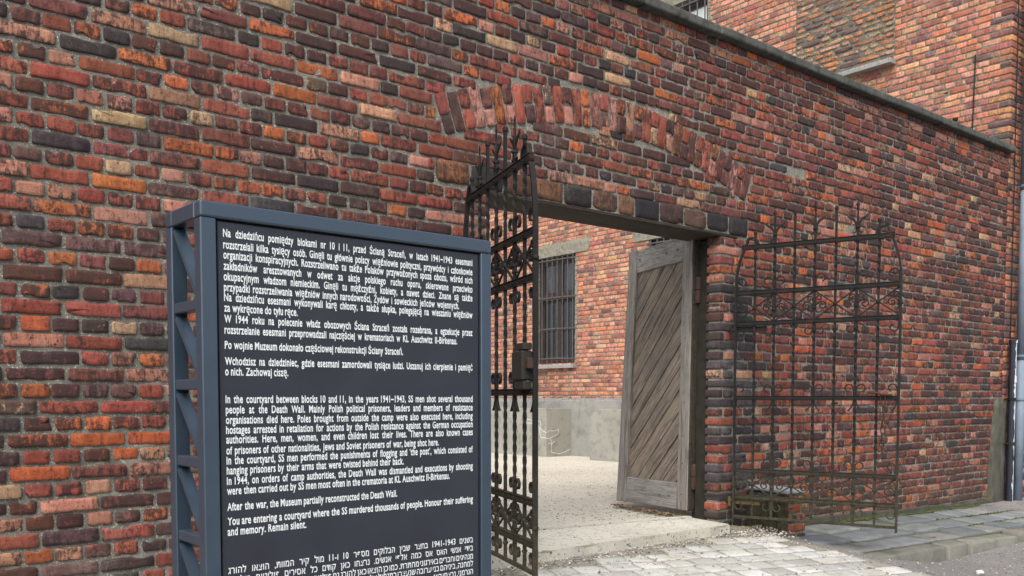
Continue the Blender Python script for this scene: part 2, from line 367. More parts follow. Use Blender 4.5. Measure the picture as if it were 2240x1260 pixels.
def courses(ua, ub, va, vb, ch, head, j, block, phase_u=0.0, phase_v=0.0, g=None, stretch_first=False, jit=0.004, minw=0.035, irregular=0.06, ends=None):
    """English cross bond; block(v0,v1) gives the u-intervals that are not brick in that course"""
    out = []
    k0 = int(math.floor((va - phase_v) / ch))
    for k in range(k0, int(math.ceil((vb - phase_v) / ch)) + 1):
        v0 = phase_v + k * ch; v1 = v0 + ch - j + g.normal(0, .0012)
        v0, v1 = max(v0, va), min(v1, vb)
        if v1 - v0 < 0.02: continue
        if k % 2 == 0: wd, off = head, 0.0
        else: wd, off = head * 2, head / 2 + (head if (k % 4) == 3 else 0)
        off += g.normal(0, .006)
        free = [(ua, ub)]
        for a, b in block(v0, v1):
            nf = []
            for x, y in free:
                if b <= x or a >= y: nf.append((x, y)); continue
                if a > x: nf.append((x, a - j * .5))
                if b < y: nf.append((b + j * .5, y))
            free = nf
        n0 = int(math.floor((ua - phase_u - off) / wd)) - 1; n1 = int(math.ceil((ub - phase_u - off) / wd)) + 1
        i = n0; pos = phase_u + off + n0 * wd
        while pos < ub:
            ww = wd
            if g.random() < irregular: ww = head if wd > head * 1.5 else head * 2   # an odd closer in the course
            a, b = pos + g.normal(0, jit * .5), pos + ww - j * g.uniform(.75, 1.25)
            for x, y in free:
                aa, bb = max(a, x), min(b, y)
                if bb - aa > minw:
                    if 0 < y - bb < minw + 2 * j: bb = y
                    if 0 < aa - x < minw + 2 * j: aa = x
                    out.append((aa, v0 + g.normal(0, .0012), bb, v1 + g.normal(0, .0016)))
            pos += ww
    return out

# ------------------------------------------------------------------ dimensions
OX0, OX1, OZ = 3.76, 6.19, 2.385                # gateway opening
WX0, WX1, WTOP = -3.0, 11.70, 3.965             # yard wall, its right end meets the building
ACX, ACZ, RO, RI = 4.97, -1.25, 4.507, 4.247    # relieving arch
FX = 11.70                                      # building facade plane
def zpave(x, y): return -0.135 - 0.026 * (x - 7.5) + 0.06 * y
def zramp(x, y): return -0.06 + 0.10 * (y + 0.2) if y > -6 else -0.64 + 0 * x
zramp_v = np.vectorize(zramp)
def zroad(x, y):
    t = min(max((x - 6.35) / 1.3, 0), 1); t = t * t * (3 - 2 * t)
    return zramp(x, min(y, -0.2)) - 0.012 - 0.15 * t * min(1, max(0, (y + 6) / 3))

# ------------------------------------------------------------------ setting: ground
def grid_sheet(name, xs, ys, zf, mat, kind='structure'):
    xs, ys = np.asarray(xs), np.asarray(ys)
    V = np.array([(x, y, zf(x, y)) for y in ys for x in xs]); nx, ny = len(xs), len(ys)
    i = np.arange(nx - 1)[None] + np.arange(ny - 1)[:, None] * nx
    q = np.stack([i, i + 1, i + nx + 1, i + nx], -1).reshape(-1, 4)
    return fromnp(name, V, [q], mat, smooth=True, kind=kind)
def ground_mat(name, c0, c1, c2, peb, big=1.1, fine=90, bump=0.01):
    t = NT(name); v = t.coord()
    n1 = t.noise(v, big, 6, 0.65); n2 = t.noise(v, fine, 5, 0.75); n3 = t.noise(v, fine * .28, 4, 0.7)
    vo = t.n('ShaderNodeTexVoronoi'); t.t.links.new(v, vo.inputs['Vector']); vo.inputs['Scale'].default_value = peb
    c = t.mix(t.ramp(n1, 0.3, 0.7), c0, c1)
    c = t.mix(t.math('MULTIPLY', t.ramp(t.noise(v, .55, 5, .7), .46, .66), .45), c, tuple(x * .85 for x in c2))
    c = t.mix(t.math('MULTIPLY', t.ramp(n3, 0.5, 0.7), 0.6), c, c2)
    pc = t.n('ShaderNodeSeparateColor'); t.t.links.new(vo.outputs['Color'], pc.inputs[0])
    c = t.mix(t.math('MULTIPLY', t.ramp(pc.outputs[0], 0.86, 0.95), t.ramp(vo.outputs['Distance'], 0.45, 0.3)), c, (c2[0] * .35, c2[1] * .35, c2[2] * .35))
    t.bump(t.math('ADD', n2, t.math('MULTIPLY', n3, .6)), bump, 0.9)
    return t.out(c, 0.95, spec=0.15)
M_gravel = ground_mat('sandy gravel', (0.50, 0.47, 0.39), (0.60, 0.57, 0.49), (0.36, 0.33, 0.27), 55)
M_asph = ground_mat('gritty road', (0.20, 0.19, 0.185), (0.26, 0.245, 0.235), (0.12, 0.112, 0.105), 70, 1.4, 120, 0.012)
M_joint = ground_mat('mossy joint sand', (0.10, 0.095, 0.06), (0.16, 0.145, 0.10), (0.06, 0.07, 0.03), 90)
M_sand = ground_mat('pale joint sand', (0.26, 0.245, 0.205), (0.34, 0.32, 0.27), (0.15, 0.14, 0.11), 90)
xs = np.concatenate([np.linspace(-60, -6, 10), np.linspace(-5, 6, 12), np.linspace(6.2, 8, 19), np.linspace(8.3, 14, 12), np.linspace(16, 60, 8)])
ys = np.concatenate([np.linspace(-60, -8, 8), np.linspace(-7, -2, 11), np.linspace(-1.8, 0.0, 10)])
grid_sheet('road', xs, ys, zroad, M_asph)
grid_sheet('courtyard', np.concatenate([np.linspace(-30, 3, 8), np.linspace(3.3, 12, 30)]), np.concatenate([np.linspace(0.02, 9, 40), np.linspace(10, 40, 8)]), lambda x, y: -0.012 - 0.004 * y + 0.006 * math.sin(3.1 * x + 1.7 * y) * math.cos(2.3 * y - x), M_gravel)
# ramp bed with stone setts
bm = bmesh.new()
rp = [(1.2, -4.6), (6.40, -4.6), (6.40, -0.15), (1.2, -0.15)]
def slab_bm(poly, zf, thick):
    b = bmesh.new(); t = [b.verts.new((x, y, zf(x, y))) for x, y in poly]; l = [b.verts.new((x, y, zf(x, y) - thick)) for x, y in poly]
    b.faces.new(t); b.faces.new(list(reversed(l)))
    for i in range(len(poly)): j = (i + 1) % len(poly); b.faces.new((l[i], l[j], t[j], t[i]))
    return b
bm.free()
frombm('ramp_bed', slab_bm(rp, lambda x, y: zramp(x, y) - 0.004, 0.03), M_sand, kind='structure')
M_sett = stone_mat('pale setts', (.27, .255, .215), .7); M_flag = stone_mat('grey flagstones', (.085, .09, .072), .6); M_kerb = stone_mat('kerb granite', (.075, .075, .055), .6, 70)
g = np.random.default_rng(3); rc = []
ang = R(-14); ca, sa = math.cos(ang), math.sin(ang)
for r_ in range(-40, 40):
    off = g.uniform(0, .2); v0 = r_ * 0.165; u = -8 + off
    while u < 8:
        wd = g.uniform(.17, .27); cx, cy = u + wd / 2, v0 + .08
        X, Y = 4.5 + cx * ca - cy * sa, -1.5 + cx * sa + cy * ca
        if 1.4 < X < 6.28 and -4.4 < Y < -0.36: rc.append((u, v0, u + wd - .010, v0 + .155))
        u += wd
bricks('paved_ramp', rc, lambda u, v, d: (4.5 + u * ca - v * sa, -1.5 + u * sa + v * ca, zramp_v(4.5 + u * ca - v * sa, -1.5 + u * sa + v * ca) + d), M_sett, None, PALS, 4, 4, proud=0.004, back=0.03, bev=0.003, amp=0.003, chip=.35, pvar=.0015, tilt=.006, corner=.007, hvar=.012, seed=4, kind='structure')
# pavement along the wall
frombm('pavement_bed', slab_bm([(6.38, -1.05), (14, -1.05), (14, 0.012), (6.38, 0.012)], lambda x, y: zpave(x, y) - 0.006, 0.3), M_joint, kind='structure')
rc = []; g = np.random.default_rng(8)
for v0, v1 in ((-1.03, -.75), (-.735, -.43), (-.415, -.09)):
    u = 6.4 + g.uniform(-.0, .05)
    while u < 13.5:
        wd = g.uniform(.38, .8); rc.append((u, v0 + g.uniform(0, .012), u + wd - .018, v1 - g.uniform(0, .01))); u += wd
PALF = [((0.19, 0.20, 0.20), .5, .35), ((0.155, 0.168, 0.172), .3, .45), ((0.22, 0.222, 0.21), .2, .3)]
bricks('pavement', rc, lambda u, v, d: (u, v, zpave(u, v) + d), M_flag, None, PALF, 8, 4, proud=0.010, back=0.05, bev=0.006, amp=0.005, chip=.4, pvar=.006, tilt=.018, corner=.012, hvar=.012, seed=9, kind='structure')
# kerb stones
rc = []; u = 6.46
for wd in (1.27, .42, 1.0, .9, 1.1, 1.0, .9): rc.append((u, -1.24, u + wd - .045, -1.06)); u += wd
PALK = [((0.19, 0.185, 0.165), .6, .35), ((0.155, 0.152, 0.13), .4, .35)]
bricks('kerb', rc, lambda u, v, d: (u, v, zpave(u, v) + d), M_kerb, None, PALK, 12, 5, proud=0.008, back=0.30, bev=0.012, amp=0.004, chip=.8, pvar=.008, tilt=.02, corner=.008, hvar=.012, seed=5, kind='structure')
# concrete threshold step, with a second strip behind the joint
bm = bmesh.new()
def prism(bm, poly, z0, z1, bev=0):
    b = [bm.verts.new((x, y, z0)) for x, y in poly]; t = [bm.verts.new((x, y, z1)) for x, y in poly]
    fs = [bm.faces.new(t), bm.faces.new(list(reversed(b)))]
    for i in range(len(poly)): j = (i + 1) % len(poly); fs.append(bm.faces.new((b[i], b[j], t[j], t[i])))
    if bev: bmesh.ops.bevel(bm, geom=list({e for e in fs[0].edges}), offset=bev, segments=2, affect='EDGES')
fr = [(3.4 + i * .135, -0.205 + 0.008 * math.sin(i * 1.7) + 0.006 * math.sin(i * 4.1)) for i in range(21)]
prism(bm, fr + [(6.17, 0.235), (5.4, 0.40), (4.6, 0.53), (3.4, .66)], -0.3, 0.012, 0.008)
prism(bm, [(3.4, .676), (4.6, .546), (5.4, .416), (6.17, .251), (6.17, .30), (5.4, .465), (4.6, .60), (3.4, .73)], -0.3, 0.024, 0.003)
frombm('threshold_step', bm, M_step, kind='structure')
# hard strip along the foot of the building in the yard
frombm('yard_path', slab_bm([(10.15, 1.0), (FX - .02, 1.0), (FX - .02, 20), (10.15, 20)], lambda x, y: -0.02 - 0.004 * y, 0.2), concrete_mat('yard path concrete', (0.36, 0.37, 0.36), (0.42, 0.42, 0.40), (0.28, 0.28, 0.265), 1.0, 50, 0.004), kind='structure')

def stones(name, pts, smin, smax, mat, seed=1, squash=.6, label=None, cat=None):
    g = np.random.default_rng(seed); N = len(pts); pts = np.asarray(pts)
    oct_ = np.array([(1, 0, 0), (0, 1, 0), (-1, 0, 0), (0, -1, 0), (0, 0, 1), (0, 0, -1)], float)
    f = np.array([(0, 1, 4), (1, 2, 4), (2, 3, 4), (3, 0, 4), (1, 0, 5), (2, 1, 5), (3, 2, 5), (0, 3, 5)])
    s = smin + (smax - smin) * g.random((N, 1, 1)) ** 2.2
    V = oct_[None] * g.uniform(.6, 1.2, (N, 6, 3)) * s; V[..., 2] *= squash
    a = g.uniform(0, 6.28, N); c, s_ = np.cos(a)[:, None], np.sin(a)[:, None]
    V = np.stack([V[..., 0] * c - V[..., 1] * s_, V[..., 0] * s_ + V[..., 1] * c, V[..., 2]], -1) + pts[:, None, :]
    ob = fromnp(name, V.reshape(-1, 3), [(f[None] + (np.arange(N) * 6)[:, None, None]).reshape(-1, 3)], mat, kind='stuff', smooth=False)
    if label: ob['label'] = label
    if cat: ob['category'] = cat
    return ob
def var_mat(name, cols, scale):
    t = NT(name); v = t.coord(); vo = t.n('ShaderNodeTexVoronoi'); t.t.links.new(v, vo.inputs['Vector']); vo.inputs['Scale'].default_value = scale
    sp = t.n('ShaderNodeSeparateColor'); t.t.links.new(vo.outputs['Color'], sp.inputs[0])
    nd = t.n('ShaderNodeValToRGB'); t.t.links.new(sp.outputs[0], nd.inputs[0]); nd.color_ramp.interpolation = 'CONSTANT'
    while len(nd.color_ramp.elements) < len(cols): nd.color_ramp.elements.new(0.5)
    for i, c in enumerate(cols): nd.color_ramp.elements[i].position = i / len(cols); nd.color_ramp.elements[i].color = (*c, 1)
    return t.out(nd.outputs[0], 0.9, spec=0.2)
M_stepg = ground_mat('gritty step concrete', (0.46, 0.44, 0.37), (0.54, 0.515, 0.44), (0.32, 0.30, 0.24), 60, 1.5, 100, .006)
bpy.data.objects['threshold_step'].data.materials[0] = M_stepg
M_peb = var_mat('mixed gravel stones', [(0.5, 0.47, 0.4), (0.32, 0.29, 0.24), (0.12, 0.11, 0.10), (0.55, 0.52, 0.46), (0.4, 0.33, 0.25), (0.2, 0.19, 0.18)], 45)
g = np.random.default_rng(21); pts = []
for _ in range(5200):
    y = g.uniform(0.25, 1) ** 1.0 * 0 + 0.3 + 5.5 * g.random() ** 1.8; x = g.uniform(3.9, 9.5)
    if y > 0.56 - (x - 4.5) * .2 + .02 and x < 10: pts.append((x, y, -0.01 - .004 * y))
for _ in range(900):
    x = g.uniform(3.6, 6.25); y = -0.215 - abs(g.normal(0, .09)); pts.append((x, y, zramp(x, y) + .004))
for _ in range(2600):
    x = g.uniform(3.4, 6.5); y = g.uniform(-2.2, -.22); pts.append((x, y, zramp(x, y) + .004))
for _ in range(500):
    x = 6.1 + g.random() * .55; y = -0.12 - g.random() * .35; pts.append((x, y, zramp(x, y) + .006))
stones('gravel', pts, .003, .015, M_peb, 2, label='loose grey and sandy gravel lying on the yard ground and ramp', cat='gravel')
pts = []
for _ in range(420):
    x = g.uniform(6.6, 11.2); y = -1.26 - g.random() ** 2 * 1.6; pts.append((x, y, zroad(x, y) + .004))
stones('road_grit', pts, .004, .014, M_peb, 5, label='loose grit scattered on the road below the kerb', cat='grit')
M_leaf = var_mat('dry leaves', [(0.13, 0.075, 0.04), (0.2, 0.14, 0.08), (0.07, 0.045, 0.03), (0.25, 0.2, 0.13)], 60)
pts = []
for _ in range(650):
    t_ = g.random(); x = 6.22 + .2 * t_ - abs(g.normal(0, .055)); y = .35 + 1.0 * t_ + g.normal(0, .04); pts.append((x, y, .0 + g.random() * .015))
stones('leaf_litter', pts, .006, .024, M_leaf, 7, .35, label='brown dry leaves gathered under the plank door', cat='leaf litter')
M_moss = plain_mat('green moss', (0.065, 0.085, 0.02), 0.95, 0, 0.1, 0.5, 30, 0.004)
pts = []
for _ in range(1500):
    x = 7.6 + 4.2 * g.random(); y = -0.045 - abs(g.normal(0, .018)); k = math.sin(x * 3.1) + math.sin(x * 7.7 + 1)
    if k > -.5: pts.append((x, y, zpave(x, y) + .004))
for _ in range(700):
    x = 9.2 + 2.6 * g.random(); y = g.choice([-.42, -.742, -.085]) + g.normal(0, .008); pts.append((x, y, zpave(x, y) + .006))
stones('moss', pts, .006, .022, M_moss, 9, .6, label='green moss growing along the foot of the brick wall', cat='moss')
t = thing('loose_stone', 'pale loose stone lying on the road below the kerb', 'stone', (7.42, -1.62, zroad(7.42, -1.62)))
bm = bmesh.new(); bmesh.ops.create_icosphere(bm, subdivisions=2, radius=.032)
for v in bm.verts: v.co = Vector((v.co.x * 1.3, v.co.y, v.co.z * .6)) * random.uniform(.85, 1.1) + Vector((0, 0, .015))
COL.objects.unlink(t); bpy.data.objects.remove(t)
o = frombm('loose_stone', bm, plain_mat('pale stone', (0.55, 0.54, 0.5), .9, 0, .2)); o.location = (7.42, -1.62, zroad(7.42, -1.62))
o['label'] = 'pale loose stone lying on the road below the kerb'; o['category'] = 'stone'

# ------------------------------------------------------------------ the yard wall
wall = thing('brick_wall', 'long weathered red brick yard wall with arched gateway and concrete coping', 'wall', (0, 0, 0))
def arch_block(v0, v1):
    out = []
    if v1 > -1 and v0 < OZ - .01: out.append((OX0, OX1))
    if v1 > 2.40 and v0 < 2.545: out.append((3.335, 6.575))
    elif 2.355 < v0 < 2.40: out.append((3.62, 6.42))
    # relieving arch ring, cut at its springers
    def inside(u, v):
        r = math.hypot(u - ACX, v - ACZ); a = math.atan2(u - ACX, v - ACZ)
        return RI - .002 < r < RO + .002 and abs(a) < .378
    us = np.linspace(3.1, 6.85, 376); vm = [v0 + (v1 - v0) * k for k in (.45, .55)]
    ins = [any(inside(u, v) for v in vm) for u in us]; st = None
    for u, b in zip(us, ins):
        if b and st is None: st = u
        if not b and st is not None: out.append((st, u)); st = None
    # little putlog hole
    if v0 < 3.06 and v1 > 3.03 and False: out.append((7.2, 7.5))
    return out
gb = np.random.default_rng(77)
CH, HD = 0.0795, 0.136
rects = courses(WX0, WX1, -0.27, WTOP - .003, CH, HD, 0.0135, arch_block, 0.963, 0.922 + CH * .5 - CH + .005 - 12 * CH, gb)
rects = [(r[0], r[1], r[2], 2.381) if (r[2] > 3.6 and r[0] < 6.43 and r[1] < 2.381 < r[3]) else r for r in rects]
rects = [r for r in rects if r[3] - r[1] > .018]
# drop the brick lost from the putlog hole
HOLE = (7.36, 3.045)
rects = [r for r in rects if not (r[0] < HOLE[0] < r[2] and r[1] < HOLE[1] < r[3])]
backs = [0.13 if (abs(r[2] - OX1) < .02 or abs(r[0] - OX1) < .02 or abs(r[2] - OX0) < .02) and r[1] < OZ else .05 for r in rects]
wave = lambda u, v: 0.006 * np.sin(u * 1.3 + v * .9) + 0.004 * np.sin(u * 3.7 + 1.3 * v)
bricks('brickwork', rects, lambda u, v, d: (u, 0.012 - d, v), M_brick, wall, PAL, 8, 3, backs=backs, seed=31, corner=.0046, amp=.0027, pvar=.0026, chip=.32)
# the quoins beside the gateway are mostly burnt, blue-black bricks
bw = wall.children[0] if wall.children else None
for ob_ in [o for o in bpy.data.objects if o.name == 'brickwork' and o.parent == wall]:
    n_ = len(rects); nv_ = len(ob_.data.vertices) // n_; buf = np.zeros(n_ * nv_ * 4, np.float32); ca_ = ob_.data.color_attributes['bcol'].data; ca_.foreach_get('color', buf); buf = buf.reshape(n_, nv_, 4)
    for i_, r_ in enumerate(rects):
        if OX1 - .02 < r_[0] < OX1 + .42 and r_[1] < 2.0 and gb.random() < .55: buf[i_, :, :3] = np.array((.045, .038, .042)) * gb.uniform(.7, 1.5)
    ca_.foreach_set('color', buf.ravel())
# jamb returns deeper in the gateway
for nm, X, sgn in (('gate_jamb', OX1 + .13, 1), ('gate_jamb', OX0 - .13, -1)):
    jr = courses(.14, .385, -.05, OZ - .01, CH, HD, .0135, lambda a, b: [], .14, .922 - 12 * CH, gb, irregular=0)
    bricks(nm, jr, lambda u, v, d, X=X, s=sgn: (X + 0.012 * s - d * s, u, v), M_brick, wall, PALJ, 4, 3, seed=41 + sgn)
# mortar core: front sheet with relief, plus the body of the wall
def mortar_sheet(name, us, vs, keep, fmap, mat, parent, amp=.0022, seed=2):
    g = np.random.default_rng(seed); us, vs = np.asarray(us), np.asarray(vs)
    U, V = np.meshgrid(us, vs); D = g.normal(0, amp, U.shape)
    X, Y, Z = fmap(U, V, D); nx = len(us)
    i = np.arange(len(us) - 1)[None] + np.arange(len(vs) - 1)[:, None] * nx
    uc, vc = np.meshgrid((us[1:] + us[:-1]) / 2, (vs[1:] + vs[:-1]) / 2); k = keep(uc, vc)
    q = np.stack([i, i + 1, i + nx + 1, i + nx], -1)[k]
    return fromnp(name, np.stack([X, Y, Z], -1).reshape(-1, 3), [q], mat, parent, smooth=True)
us = np.unique(np.round(np.concatenate([np.arange(WX0, 0, .15), np.arange(0, WX1, .032), [OX0 - .022, OX1 + .022, WX1]]), 4)); us = us[np.concatenate([[True], np.diff(us) > .006])]
vs = np.unique(np.round(np.concatenate([np.arange(-.7, WTOP, .03), [OZ, WTOP]]), 4))
mortar_sheet('mortar', us, vs, lambda u, v: ~((u > OX0 - .022) & (u < OX1 + .022) & (v < OZ)), lambda u, v, d: (u, 0.012 - d, v), M_mortar, wall)
bm = bmesh.new()
for a, b, c, d in ((WX0 - 3, OX0 - .145, -.7, WTOP), (OX1 + .145, WX1, -.7, WTOP), (OX0 - .145, OX1 + .145, OZ + .03, WTOP)):
    box(bm, (a, 0.02, c), (b, 0.38, d))
box(bm, (OX1 + .022, .014, -.7), (OX1 + .15, .128, OZ + .02)); box(bm, (OX0 - .15, .014, -.7), (OX0 - .022, .128, OZ + .02))
frombm('wall_core', bm, M_mortar, wall)
# relieving arch
pol = lambda u, v, d: (ACX + (RI + v) * np.sin(u / RI), 0.012 - d, ACZ + (RI + v) * np.cos(u / RI))
ga = np.random.default_rng(5); ar = []; n = 36; half = .374 * RI; st = 2 * half / n
for i in range(n):
    a = -half + i * st + .006 + ga.normal(0, .002); b = -half + (i + 1) * st - .006
    if i % 2: ar.append((a, ga.normal(.004, .003), b, RO - RI - .006 + ga.normal(0, .005)))
    else:
        m = .128 + ga.normal(0, .008); ar += [(a, ga.normal(.004, .003), b, m - .007), (a, m + .006, b, RO - RI - .006 + ga.normal(0, .005))]
PALA = [((0.25, 0.072, 0.045), .30, .48), ((0.40, 0.115, 0.04), .18, .50), ((0.36, 0.17, 0.12), .26, .38), ((0.42, 0.26, 0.155), .08, .36), ((0.15, 0.055, 0.045), .24, .60)]
bricks('relieving_arch', ar, pol, M_brick, wall, PALA, 4, 6, seed=51, corner=.005, proud=.0130, back=.04, chip=.4)
# burnt blocks over the opening
jx = [3.337, 3.613, 3.892, 4.161, 4.436, 4.722, 4.988, 5.165, 5.448, 5.733, 6.019, 6.308, 6.573]
sr = [(a + .007, 2.412 + ga.normal(0, .004), b - .007, 2.556 + ga.normal(0, .004)) for a, b in zip(jx, jx[1:])]
bricks('block_course', sr, lambda u, v, d: (u, 0.012 - d, v), M_block, wall, PALB, 8, 5, seed=52, corner=.012, proud=.012, bev=.006, amp=.003)
bm = bmesh.new(); box(bm, (3.60, .004, 2.383), (6.43, .36, 2.411), .005)
frombm('lintel_beam', bm, M_beam, wall)
# coping
bm = bmesh.new(); x = WX0 - 3; gc = random.Random(4)
while x < WX1 + .02:
    e = min(x + gc.uniform(.85, 1.15), WX1 + .03); dz = gc.uniform(-.004, .004)
    box(bm, (x + .003, -.075 + gc.uniform(-.004, .004), WTOP + .004 + dz), (e - .003, .45, WTOP + .078 + dz), .014 + gc.uniform(0, .006), seg=2); x = e
frombm('coping', bm, M_cop, wall)
# cement render at the foot of the far end
bm = bmesh.new(); gc = random.Random(8)
zs = np.linspace(-.28, 1.0, 15); L_ = [11.34 + .13 * (k / 14) ** 2 + gc.uniform(-.018, .018) for k in range(15)]
fr, bk = [], []
for z, l in zip(zs, L_):
    row = [bm.verts.new((l + (WX1 + .06 - l) * k / 5, -.028 - (.0 if k in (0, 5) else gc.uniform(0, .012)), z + (gc.uniform(-.10, .05) if z > .95 else 0))) for k in range(6)]; fr.append(row)
    bk.append((bm.verts.new((l - .004, .02, z)), bm.verts.new((WX1 + .06, .02, z))))
for a in range(14):
    for k in range(5): bm.faces.new((fr[a][k], fr[a][k + 1], fr[a + 1][k + 1], fr[a + 1][k]))
    bm.faces.new((bk[a][0], fr[a][0], fr[a + 1][0], bk[a + 1][0])); bm.faces.new((fr[a][5], bk[a][1], bk[a + 1][1], fr[a + 1][5]))
bm.faces.new([bk[-1][0]] + fr[-1] + [bk[-1][1]])
frombm('cement_render', bm, M_patch, wall, smooth=True)
# rough footing strip under the bricks, right of the gate
bm = bmesh.new(); prev = None
for i in range(60):
    x = 6.6 + i * .085; y = -.022 - .007 * math.sin(i * .9) - gc.uniform(0, .008); zt = -.088 - .032 * (x - 7.8) + .01 * math.sin(i * .37) + gc.uniform(-.006, .006)
    cur = [bm.verts.new((x, y - .02, zpave(x, 0) - .1)), bm.verts.new((x, y, zt)), bm.verts.new((x, .012, zt + .012))]
    if prev:
        for k in (0, 1): bm.faces.new((prev[k], cur[k], cur[k + 1], prev[k + 1]))
    prev = cur
frombm('footing', bm, concrete_mat('dark footing', (0.05, 0.052, 0.04), (0.085, 0.085, 0.065), (0.025, 0.032, 0.015), 4, 50, .012), wall)

# ------------------------------------------------------------------ the brick building on the right
bld = thing('brick_building', 'tall light red brick building behind the yard wall with barred windows', 'building', (FX, 0, 0))
BX = Matrix.Translation((-FX, 0, 0))
def bpart(o):
    o.data.transform(BX) if o.parent is bld else None
    return o
WINS = [(7.56, 8.66, 1.66, 3.70), (4.64, 5.76, 1.66, 3.70), (4.56, 5.72, 5.50, 7.40), (7.5, 8.66, 5.50, 7.40)]
BLK = (1.48, 2.96, 5.50, 7.40)
holes = [(a, b, c, d) for a, b, c, d in WINS + [BLK]] + [(7.2, 9.02, 3.70, 3.945), (4.26, 6.13, 3.70, 3.945), (4.2, 6.08, 7.40, 7.66), (7.14, 9.02, 7.40, 7.66), (1.12, 3.3, 7.40, 7.66)]
def fblock(v0, v1):
    vm = (v0 + v1) / 2; out = [(a, b) for a, b, c, d in holes if c < vm < d]
    k = int(round((v0 + 100 * .077) / .077)) % 2
    out.append((-1, .128 if k else .255)); return out
gf = np.random.default_rng(15)
fr_ = courses(0, 18, 1.035, 9.0, .077, .131, .0125, fblock, .02, 0, gf, irregular=.05)
bpart(bricks('facade_brickwork', fr_, lambda u, v, d: (FX + .009 - d, u, v), M_brick2, bld, PAL2, 5, 2, proud=.007, seed=61, corner=.006, amp=.0018, pvar=.0015, chip=.12, bev=.002))
gr_ = []
for r in courses(FX, 14.2, -.3, 9.0, .077, .131, .0125, lambda a, b: [], FX, 0, gf, irregular=.04):
    gr_.append(r)
bkg = []
for r in gr_:
    k = int(round((r[1] + 100 * .077) / .077)) % 2
    bkg.append((.118 if k else .245) if abs(r[0] - FX) < .03 else .05)
PALG = [((0.30, 0.11, 0.08), .34, .5), ((0.42, 0.165, 0.09), .3, .45), ((0.14, 0.08, 0.075), .2, .6), ((0.46, 0.22, 0.10), .1, .35), ((0.07, 0.06, 0.06), .06, .6)]
bpart(bricks('gable_brickwork', gr_, lambda u, v, d: (u, .009 - d, v), M_brick2, bld, PALG, 5, 2, proud=.009, bev=.002, backs=bkg, seed=62, corner=.005, amp=.0016, pvar=.002, chip=.12))
inwin = lambda u, v: np.any([(u > a) & (u < b) & (v > c) & (v < d) for a, b, c, d in WINS], axis=0)
us = np.unique(np.round(np.concatenate([np.arange(0.01, 18, .06), [a for wv in WINS for a in wv[:2]]]), 4)); vs = np.unique(np.round(np.concatenate([np.arange(.95, 9, .06), [a for wv in WINS for a in wv[2:]]]), 4))
bpart(mortar_sheet('facade_mortar', us, vs, lambda u, v: ~inwin(u, v), lambda u, v, d: (FX + .009 - d, u, v), M_mortar2, bld, .0025, 4))
bm = bmesh.new(); box(bm, (FX + .012, .009, -.4), (14.2, .2, 9.0)); box(bm, (FX + .5, .2, -.4), (14.2, 18, 8.9)); box(bm, (FX + .02, 18, -.4), (14.2, 18.3, 9.0)); box(bm, (FX + .02, .2, 8.9), (14.2, 18, 9.0))
bpart(frombm('building_core', bm, M_mortar2, bld))
bm = bmesh.new(); box(bm, (FX - .6, -.6, 9.0), (14.8, 18.9, 9.22), .03); bpart(frombm('eaves', bm, M_lint, bld))
# plinth of grey render, with a ragged top and vertical joints
bm = bmesh.new(); gc = random.Random(3)
for a, b in ((0.3, 3.1), (3.108, 6.45), (6.455, 7.61), (7.615, 18.0)): box(bm, (FX - .035, a, -.3), (FX + .05, b, .985), .006)
y = .3
while y < 18:
    e = y + gc.uniform(.06, .16); box(bm, (FX - .022 - gc.uniform(0, .012), y, .98), (FX + .02, e, 1.01 + gc.uniform(0, .03)), .004); y = e
bpart(frombm('plinth', bm, M_plinth, bld))
def ragged_block(bm, y0, y1, z0, z1, x0, x1, seed):
    g = random.Random(seed); ny, nz = max(2, int((y1 - y0) / .08)), max(2, int((z1 - z0) / .06)); F_ = []
    for j in range(nz + 1):
        F_.append([])
        for i in range(ny + 1):
            edge = i in (0, ny) or j == nz
            yy = y0 + (y1 - y0) * i / ny + (g.uniform(-.03, .03) if edge else 0); zz = z0 + (z1 - z0) * j / nz + (g.uniform(-.022, .022) if j == nz else 0)
            F_[-1].append((bm.verts.new((x0 + (.012 if edge else g.uniform(-.006, .006)), yy, zz)), yy, zz))
    for j in range(nz):
        for i in range(ny): bm.faces.new((F_[j][i][0], F_[j][i + 1][0], F_[j + 1][i + 1][0], F_[j + 1][i][0]))
    rim = [F_[0][i] for i in range(ny + 1)] + [F_[j][ny] for j in range(1, nz + 1)] + [F_[nz][i] for i in range(ny - 1, -1, -1)] + [F_[j][0] for j in range(nz - 1, 0, -1)]
    bv = [bm.verts.new((x1, a, b)) for _, a, b in rim]
    for i in range(len(rim)): j = (i + 1) % len(rim); bm.faces.new((rim[i][0], bv[i], bv[j], rim[j][0]))
for s_, (y0, y1, z0, z1) in enumerate(((7.2, 9.02, 3.70, 3.945), (4.26, 6.13, 3.70, 3.945), (4.2, 6.08, 7.40, 7.66), (7.14, 9.02, 7.40, 7.66), (1.12, 3.3, 7.40, 7.66))):
    bm = bmesh.new(); ragged_block(bm, y0, y1, z0, z1, FX - .012, FX + .3, s_); bpart(frombm('lintel', bm, M_lint, bld, smooth=False))
M_white = NT('white boards behind glass')
vv = M_white.coord(scale=(1, 1, .02)); M_white = M_white.out(M_white.mix(M_white.ramp(M_white.noise(vv, 14, 2, .5), .46, .56), (.58, .63, .66), (.80, .84, .84)), .35, spec=.5)
M_cur = plain_mat('dim curtain behind glass', (.055, .06, .068), .25, 0, .5, .35, 5, .0002)
